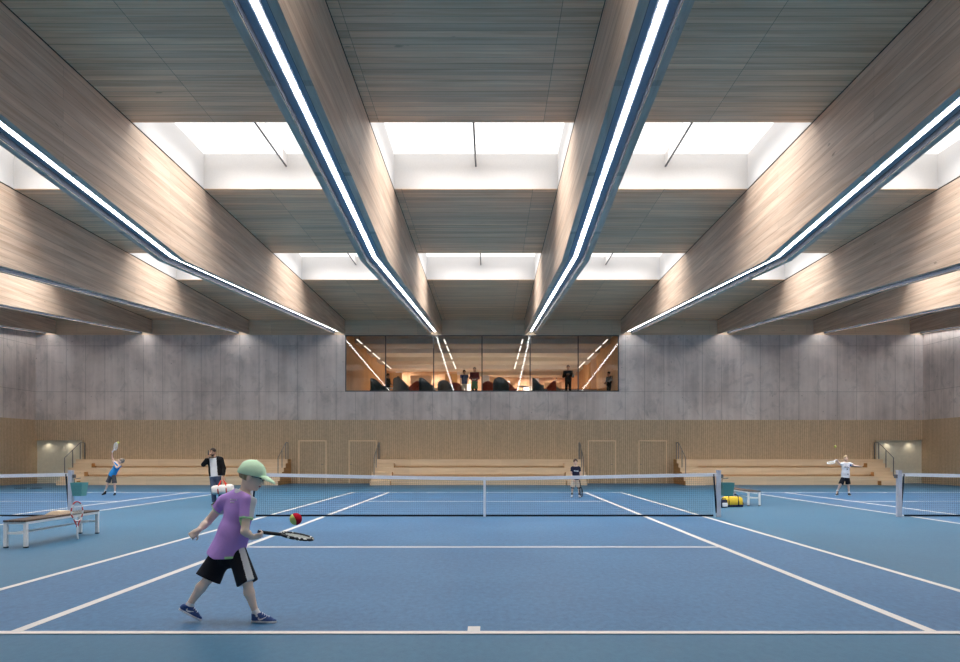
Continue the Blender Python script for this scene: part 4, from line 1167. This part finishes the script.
def tee(G, root, mats, reg=None, off=.018, sl=.5, hem=.05, name='shirt', h=.009, belly=.012, neck=.0):
    J, s = G.J, G.s
    f = G.field(('neck', 'pelvis', 'shL', 'shR', 'elL', 'elR', 'hipL', 'hipR', 'wrL', 'wrR'), .2, h)
    up = nrm(J['neck']-J['pelvis']); G.torso(f, off, belly)
    f.cone(J['pelvis']+up*.12*s, J['pelvis']-up*(hem+.02)*s, .150*s*G.b+off, .160*s*G.b+off, .04, G.fwd, .78, ends='b')
    for sd in 'LR':
        if sl <= 1: G.arm(f, sd, off*.7, 'sleeve', sl)
        else:
            el, wr, sh = J['el'+sd], J['wr'+sd], J['sh'+sd]
            f.cone(sh, el, .058*s*G.b+off, .050*s*G.b+off*.8, .02); f.cone(el, el+(wr-el)*.93, .050*s*G.b+off*.8, .036*s*G.b+off*.6, .02, ends='b')
    f.cut(J['neck']+up*neck+G.fwd*.02, nrm(up+G.fwd*.3)); f.cut(J['pelvis']-up*hem*s, -up)
    return f.mesh(name, mats, root, reg)
def shorts(G, root, mats, end=.85, off=.012, flare=.03, name='shorts', h=.009, reg=None):
    J, s = G.J, G.s
    f = G.field(('pelvis', 'hipL', 'hipR', 'knL', 'knR', 'anL', 'anR'), .18, h); up = nrm(J['neck']-J['pelvis'])
    f.cone(J['pelvis']+up*.10*s, J['pelvis']-up*.04*s, .138*s*G.b+off, .148*s*G.b+off, .03, G.fwd, .80)
    for sd in 'LR':
        if end <= 1: G.leg(f, sd, off, 'shorts', end, flare)
        else:
            hp, kn, an = J['hip'+sd], J['kn'+sd], J['an'+sd]; e = kn+(an-kn)*(end-1)
            f.cone(hp, kn, .088*s*G.b+off, .062*s*G.b+off, .03); f.cone(kn, e, .062*s*G.b+off, .050*s*G.b+off+flare, .02, ends='b')
    return f.mesh(name, mats, root, reg)
def socks(G, root, m, frac=.25, h=.008):
    for sd in 'LR':
        J = G.J; a = J['an'+sd]; k_ = J['kn'+sd]; f = Field(np.minimum(a, k_)-.12, np.maximum(a, k_)+.12, h)
        f.cone(a+(k_-a)*frac, a, .045*G.s, .042*G.s, 0, ends='a'); f.mesh('sock', m, root)
relax = (18, 24, 16)

# boy in blue serving on the left court
root, G, org = figure('person', 'boy in a bright blue shirt leaning back to serve on the left court', dict(
    head=(121.0, 460.8, -.10), neck=(118.6, 463.8, 0), pelvis=(111.9, 475.2, 0), shR=(114.4, 462.2, .05), shL=(120.0, 465.6, -.10),
    elR=(112.0, 457.8, .0), wrR=(112.2, 452.9, -.02), elL=(116.8, 467.6, -.24), wrL=(113.8, 463.6, -.22),
    hipR=(110.4, 476.0, .05), hipL=(113.8, 476.4, -.05), knR=(107.6, 483.6, .02), knL=(114.6, 484.2, -.08), anR=(105.4, 490.6, .05), anL=(115.0, 492.6, -.08)),
    28.25, (-.35, -.94, .1), (-.55, -.55, .65), (.45, -.15, .85), .80, .92, .95, M['skin'], M['ash'],
    {'R': ((-.5, -.8), (.04, .0)), 'L': ((.15, -1), (0, 0))}, {'R': ((.1, 0, 1), (0, -1, 0), (60, 70, 45)), 'L': ((-.4, -.2, .9), (0, 1, 0), relax)})
tee(G, root, M['bluetee']); shorts(G, root, M['greyshort'], .86); socks(G, root, M['sock'], .16)
for sd in 'RL': G.shoe(sd, (M['black'], M['black']), root, .007)
r1 = empty('tennis_racket'); tag(r1, 'white tennis racket raised overhead by the boy in blue', 'tennis racket')
racket_parts(r1, (M['rwhite'], M['rwhite'], M['string'], M['rwhite']), .60)
a_, b_ = P(112.3, 452.2, 28.22), P(118.2, 442.0, 27.85); orient(r1, a_-(b_-a_).normalized()*.04, (b_-a_), (-.35, -1, .2))

# boy in the white jersey on the right court
def jersey(G):
    J = G.J; up = nrm(J['neck']-J['pelvis']); sd = nrm(np.cross(G.fwd, up)); ch = J['pelvis']+(J['neck']-J['pelvis'])*.66
    def reg(cen):
        out = np.zeros(len(cen), int); q = cen-ch; a, z, b = q@sd, q@up, q@G.fwd
        blk = (b > 0) & (np.abs(a) < .10) & (np.abs(z) < .022)
        out[blk & (np.mod(a*42, 1) < .62)] = 1                                   # word across the chest
        out[(b > 0) & (np.abs(a+.02) < .018) & (z > -.10) & (z < -.045)] = 1     # number under it
        out[(b > 0) & (a > -.075) & (a < -.02) & (z > -.275) & (z < -.245)] = 1  # small block at the hem
        out[(a < -.125) & (a > -.168) & (z > -.09) & (z < .12)] = 2                # blue side stripe
        return out
    return reg
root, G, org = figure('person', 'boy in a white jersey and black shorts serving on the right court', dict(
    head=(845.9, 458.2, 0), neck=(846.1, 462.3, 0), pelvis=(845.3, 476.6, 0), shR=(842.6, 464.3, .02), shL=(850.2, 464.0, 0),
    elR=(839.4, 463.2, .12), wrR=(837.0, 460.2, -.02), elL=(854.6, 465.8, -.12), wrL=(858.8, 466.2, -.22),
    hipR=(843.6, 477.6, 0), hipL=(847.2, 477.6, 0), knR=(840.6, 484.6, -.06), knL=(848.2, 484.8, -.02), anR=(837.4, 490.8, .10), anL=(849.0, 492.9, 0)),
    27.9, (-.12, -1, .05), (-.15, -.95, .25), (0, .2, 1), .84, .95, .92, M['skin'], M['blond'],
    {'R': ((-.8, -.6), (.0, .0)), 'L': ((.05, -1), (0, 0))}, {'R': ((-.8, -.3, .25), (0, -1, -.3), (60, 70, 45)), 'L': ((.9, -.4, 0), (0, -.3, -1), relax)})
tee(G, root, [M['whitetee'], M['navytee'], M['royal']], jersey(G)); shorts(G, root, M['shortb'], .92); socks(G, root, M['sock'], .18)
for sd in 'RL': G.shoe(sd, (M['greyshort'], M['sole']), root, .007)
r2 = empty('tennis_racket'); tag(r2, 'pale tennis racket held out by the boy in the white jersey', 'tennis racket')
racket_parts(r2, (M['rwhite'], M['rwhite'], M['string'], M['rwhite']), .60)
a_ = P(836.3, 459.8, 27.83); b_ = P(827.4, 464.8, 27.45); orient(r2, a_-(b_-a_).normalized()*.04, (b_-a_), (-.45, -.45, .8))

# boy in navy behind the net
def navy_reg(G):
    J = G.J; up = nrm(J['neck']-J['pelvis']); sd = nrm(np.cross(G.fwd, up)); ch = J['pelvis']+(J['neck']-J['pelvis'])*.62
    def reg(cen):
        out = np.zeros(len(cen), int); q = cen-ch; a, z, b = q@sd, q@up, q@G.fwd
        out[(b > 0) & (np.abs(a) < .085) & (np.abs(z-.1*a) < .020) & (np.mod(a*36, 1) < .7)] = 1
        out[(a < -.16) & (z > .03) & (z < .09)] = 0
        return out
    return reg
root, G, org = figure('person', 'dark-haired boy in navy shirt and beige shorts standing behind the net', dict(
    head=(575.6, 462.0, 0), neck=(575.7, 466.2, .02), pelvis=(575.9, 479.0, 0), shR=(572.3, 468.2, 0), shL=(579.1, 468.2, 0),
    elR=(571.4, 474.4, .02), wrR=(573.6, 479.8, -.14), elL=(580.2, 474.6, .02), wrL=(579.6, 480.4, -.10),
    hipR=(574.0, 480.0, 0), hipL=(577.8, 480.0, 0), knR=(572.6, 487.2, -.05), knL=(578.8, 487.2, -.05), anR=(571.9, 494.6, 0), anL=(579.4, 494.8, 0)),
    26.75, (0, -1, .0), (0, -1, -.05), (0, 0, 1), .80, .92, .95, M['skin'], M['dark'],
    {'R': ((-.25, -1), (.0, .0)), 'L': ((.25, -1), (0, 0))}, {'R': ((.5, -.3, -.8), (0, 1, 0), (50, 60, 40)), 'L': ((.15, -.2, -1), (-1, 0, 0), (60, 70, 45))})
tee(G, root, [M['navytee'], M['whitetee']], navy_reg(G)); shorts(G, root, M['beige'], .95, .014, .03)
for sd in 'LR':
    kn = G.J['kn'+sd]; an = G.J['an'+sd]; MB().tube([kn+(an-kn)*.02, kn+(an-kn)*.12], .054, 12).build('knee_band', M['black'], root)
socks(G, root, M['black'], .22)
for sd in 'RL': G.shoe(sd, (M['sole'], M['black']), root, .007)
r3 = empty('tennis_racket'); tag(r3, 'black tennis racket hanging from the hand of the boy in navy', 'tennis racket')
racket_parts(r3, (M['black'], M['black'], M['netcord'], M['black']), .60)
a_ = P(579.9, 481.3, 26.62); b_ = P(581.8, 497.4, 26.55); orient(r3, a_-(b_-a_).normalized()*.05, (b_-a_), (.8, -.5, 0))

# man with the jacket
root, G, org = figure('person', 'bearded man in black jacket and jeans holding a phone to his face', dict(
    head=(212.8, 451.9, -.02), neck=(213.8, 457.6, .03), pelvis=(215.4, 475.8, 0), shR=(208.0, 460.4, 0), shL=(220.8, 459.8, 0),
    elR=(203.4, 464.6, -.06), wrR=(208.6, 456.3, -.16), elL=(223.8, 468.2, .02), wrL=(223.2, 477.2, -.06),
    hipR=(212.9, 477.2, 0), hipL=(218.0, 477.2, 0), knR=(213.2, 489.8, -.05), knL=(219.8, 489.4, .05), anR=(214.4, 503.0, -.05), anL=(221.6, 501.2, .45)),
    22.5, (-.05, -1, 0), (-.15, -.97, -.1), (.1, 0, 1), 1.0, 1.0, 1.0, M['skin2'], M['dark'],
    {'R': ((-.15, -1), (.0, .0)), 'L': ((.2, -1), (0.03, 0))}, {'R': ((.2, .0, 1), (.6, .9, 0), (50, 40, 30)), 'L': ((0, -.1, -1), (-.3, .9, 0), (60, 75, 50))}, .0095)
J = G.J
tee(G, root, M['greytee'], None, .012, .3, .03, 'shirt', .0095)
up = nrm(J['neck']-J['pelvis'])
f = G.field(('neck', 'pelvis', 'shL', 'shR', 'elL', 'elR', 'wrL', 'wrR', 'hipL', 'hipR'), .2, .0095)
G.torso(f, .032, .02); f.cone(J['pelvis']+up*.12, J['pelvis']-up*.02, .165, .170, .04, G.fwd, .78, ends='b')
for sd in 'LR':
    el, wr, sh = J['el'+sd], J['wr'+sd], J['sh'+sd]; f.cone(sh, el, .078, .066, .02); f.cone(el, el+(wr-el)*.92, .064, .048, .02, ends='b')
f.cut(J['neck']+up*.03, nrm(up+G.fwd*.2)); f.cut(J['pelvis']-up*.01, -up)
f.rbox(J['pelvis']+up*.22+G.fwd*.21+V(.01, 0, 0), (.105, .34, .18), frame(up, G.fwd), .02, 0, True)   # the open front
f.mesh('jacket', M['jacket'], root)
shorts(G, root, M['jeans'], 1.93, .008, .012, 'jeans', .0095)
R, c = G.HR, J['head']; r_, fw, u = R[:, 0], R[:, 1], R[:, 2]
f = Field(c-.2, c+.2, .007); f.ell(c-u*.056+fw*.024, (.062, .068, .070), R); f.cut(c-u*.068, u); f.cut(c+fw*.0, -fw); f.ell(c-u*.070+fw*.10, (.024, .03, .010), R, 0, True)
f.mesh('beard', M['dark'], root)
for sd in 'RL': G.shoe(sd, (M['darkshoe'], M['sole']), root, .008)
ph = empty('mobile_phone', Vector(J['wrR'])+org+Vector((.012, -.045, .11))); tag(ph, 'dark mobile phone in the raised hand of the man in the jacket', 'phone')
MB().box(-.006, .006, -.035, .035, -.07, .07).build('phone_case', M['black'], ph, bevel=.003); MB().box(.006, .0075, -.03, .03, -.06, .06).build('screen', M['steel'], ph)
hb = empty('sports_bag', P(223.2, 494.3, 22.30)); tag(hb, 'white sports bag with red straps carried by the man in the jacket', 'bag')
M['bagwhite'] = cloth('white_bag_canvas', (236, 226, 220), .05); M['redstrap'] = cloth('red_webbing', (214, 66, 50))
duffel(hb, .62, .14, .29, M['bagwhite'], None)
for sx in (-.11, .13):
    MB().tube([(sx, -.136, .02), (sx, -.142, .16), (sx*.95, -.10, .26), (sx*.35, -.02, .41), (sx*.95, .10, .26), (sx, .142, .16), (sx, .136, .02)], .017, 6).build('strap', M['redstrap'], hb)
hb.rotation_euler = (0, math.radians(-4), math.radians(6))

# people in the gallery ----------------------------------------------------
def stander(px, d, hgt, label, cl, facing=(0, -1), arms='down', hairm_=M['dark'], skirt=None, skin=M['skin2'], legs='jeans'):
    s = hgt/1.78; z0 = GZF; X = GX(px, d); fx = Vector((facing[0], facing[1], 0)).normalized(); rt = Vector((-fx.y, fx.x, 0))*-1
    w = lambda a, b, z: Vector((X, d, z0))+rt*a*s+fx*b*s+Vector((0, 0, z*s))
    J = dict(head=w(0, .03, 1.645), neck=w(0, -.01, 1.48), pelvis=w(0, 0, .96))
    for sd, g in (('R', 1), ('L', -1)):
        J['sh'+sd] = w(.185*g, -.01, 1.43); J['hip'+sd] = w(.085*g, 0, .92); J['kn'+sd] = w(.095*g, .03, .50); J['an'+sd] = w(.10*g, 0, .085)
        J['he'+sd] = w(.10*g, -.06, .004); J['to'+sd] = w(.115*g, .20, .004)
        if arms == 'chest': J['el'+sd] = w(.25*g, .06, 1.15); J['wr'+sd] = w(.06*g, .22, 1.24)
        elif arms == 'hold': J['el'+sd] = w(.24*g, .02, 1.14); J['wr'+sd] = w(.10*g, .24, 1.06)
        else: J['el'+sd] = w(.235*g, -.02, 1.14); J['wr'+sd] = w(.24*g, .05, .88)
    org = Vector((X, d, z0)); root = empty('person', org); tag(root, label, 'person')
    G = Fig(J, fx, fx, fx-Vector((0, 0, .12)), (0, 0, 1), org, s, .95, .97); J = G.J; h = .012
    f = G.field(J.keys(), .16, h); G.torso(f); G.head(f)
    for sd, g in (('R', -1), ('L', 1)):
        G.arm(f, sd); G.leg(f, sd); f.cone(J['an'+sd], J['he'+sd]*.4+J['to'+sd]*.6+V(0, 0, .03), .03, .02, .02)
        a = J['wr'+sd]-J['el'+sd]; add_hand(f, J['wr'+sd], a, np.array(fx)*.2-np.array(rt)*(1 if sd == 'R' else -1), g, s, relax, .0115, .2)
    f.mesh('body', [skin, M['eye'], M['lip'], M['brow']], root, G.face_region())
    c, R = J['head'], G.HR; f = Field(c-.25, c+.2, .01); u, fw = R[:, 2], R[:, 1]
    f.ell(c+u*.028-fw*.016, (.084, .102, .102), R)
    if skirt: f.cone(c-fw*.04, c-fw*.07-u*.17, .075, .06, .03)
    f.cut(c+fw*.03, nrm(fw*.8-u*.6)); f.mesh('hair', hairm_, root)
    tee(G, root, cl, None, .02, .5 if arms == 'down' else 1.5, .06 if not skirt else .0, 'jacket' if arms == 'chest' else 'shirt', .012)
    if skirt:
        f = G.field(('pelvis', 'knL', 'knR'), .25, .012); pe = J['pelvis']; f.cone(pe+V(0, 0, .05), pe-V(0, 0, .40*s), .15*s, .20*s, 0, fw, .85, ends='b'); f.mesh('skirt', skirt, root)
    shorts(G, root, M[legs], 1.9 if not legs == 'beige' else .9, .006, .01, 'trousers', .012)
    for sd in 'RL': G.shoe(sd, (M['black'], M['black']), root, .009)
    return root
M['suit'] = cloth('dark_suit', (34, 30, 30)); M['redtop'] = cloth('dark_red_top', (140, 48, 50)); M['greenskirt'] = cloth('green_skirt', (112, 150, 96)); M['bluegrey'] = cloth('blue_grey_shirt', (74, 86, 124))
M['ochre'] = cloth('pale_top', (190, 170, 150))
stander(464.3, 40.75, 1.56, 'boy in a blue-grey shirt standing at the gallery glass', M['bluegrey'], (0.05, -1), 'down', M['dark'], None, M['skin2'], 'beige')
stander(474.6, 40.75, 1.72, 'woman in dark red top and green skirt standing at the gallery glass', M['redtop'], (-.1, -1), 'hold', M['dark'], M['greenskirt'], M['skin2'], 'suit')
stander(568.2, 40.75, 1.84, 'man in a dark suit standing at the gallery glass', M['suit'], (-.15, -1), 'chest', M['dark'], None, M['skin2'], 'suit')
stander(387.8, 43.4, 1.66, 'person in dark clothes standing back in the gallery at the left', M['suit'], (.9, -.3), 'hold', M['dark'], None, M['skin2'], 'suit')
stander(398.4, 44.6, 1.62, 'person in a pale top facing the one in dark clothes', M['ochre'], (-.9, -.2), 'hold', M['dark'], None, M['skin2'], 'beige')
stander(609.0, 42.4, 1.66, 'person in black near the right end wall of the gallery', M['suit'], (-.8, -.4), 'hold', M['dark'], None, M['skin2'], 'suit')
# ------------------------------------------------------------------ camera and view
cd = bpy.data.cameras.new('camera'); cam = link('camera', cd)
cam.location = (0, 0, H); cam.rotation_euler = (math.radians(90), 0, 0)
cd.sensor_width = 36.0; cd.sensor_fit = 'HORIZONTAL'; cd.lens = F/960*36.0
cd.shift_x = -(VX-480)/960; cd.shift_y = (VY-331)/960
cd.clip_end = 300
SC.camera = cam
w = bpy.data.worlds.new('world'); SC.world = w; w.use_nodes = True
w.node_tree.nodes['Background'].inputs[0].default_value = (0.55, 0.62, 0.72, 1)
w.node_tree.nodes['Background'].inputs[1].default_value = 0.3
SC.view_settings.view_transform = 'Standard'; SC.view_settings.look = 'None'
SC.view_settings.gamma = 1.0; SC.view_settings.use_curve_mapping = False
SC.view_settings.exposure = 0.45
SC.cycles.use_denoising = True
SC.cycles.max_bounces = 10; SC.cycles.diffuse_bounces = 6
SC.cycles.sample_clamp_indirect = 8.0
SC.cycles.caustics_reflective = False; SC.cycles.caustics_refractive = False
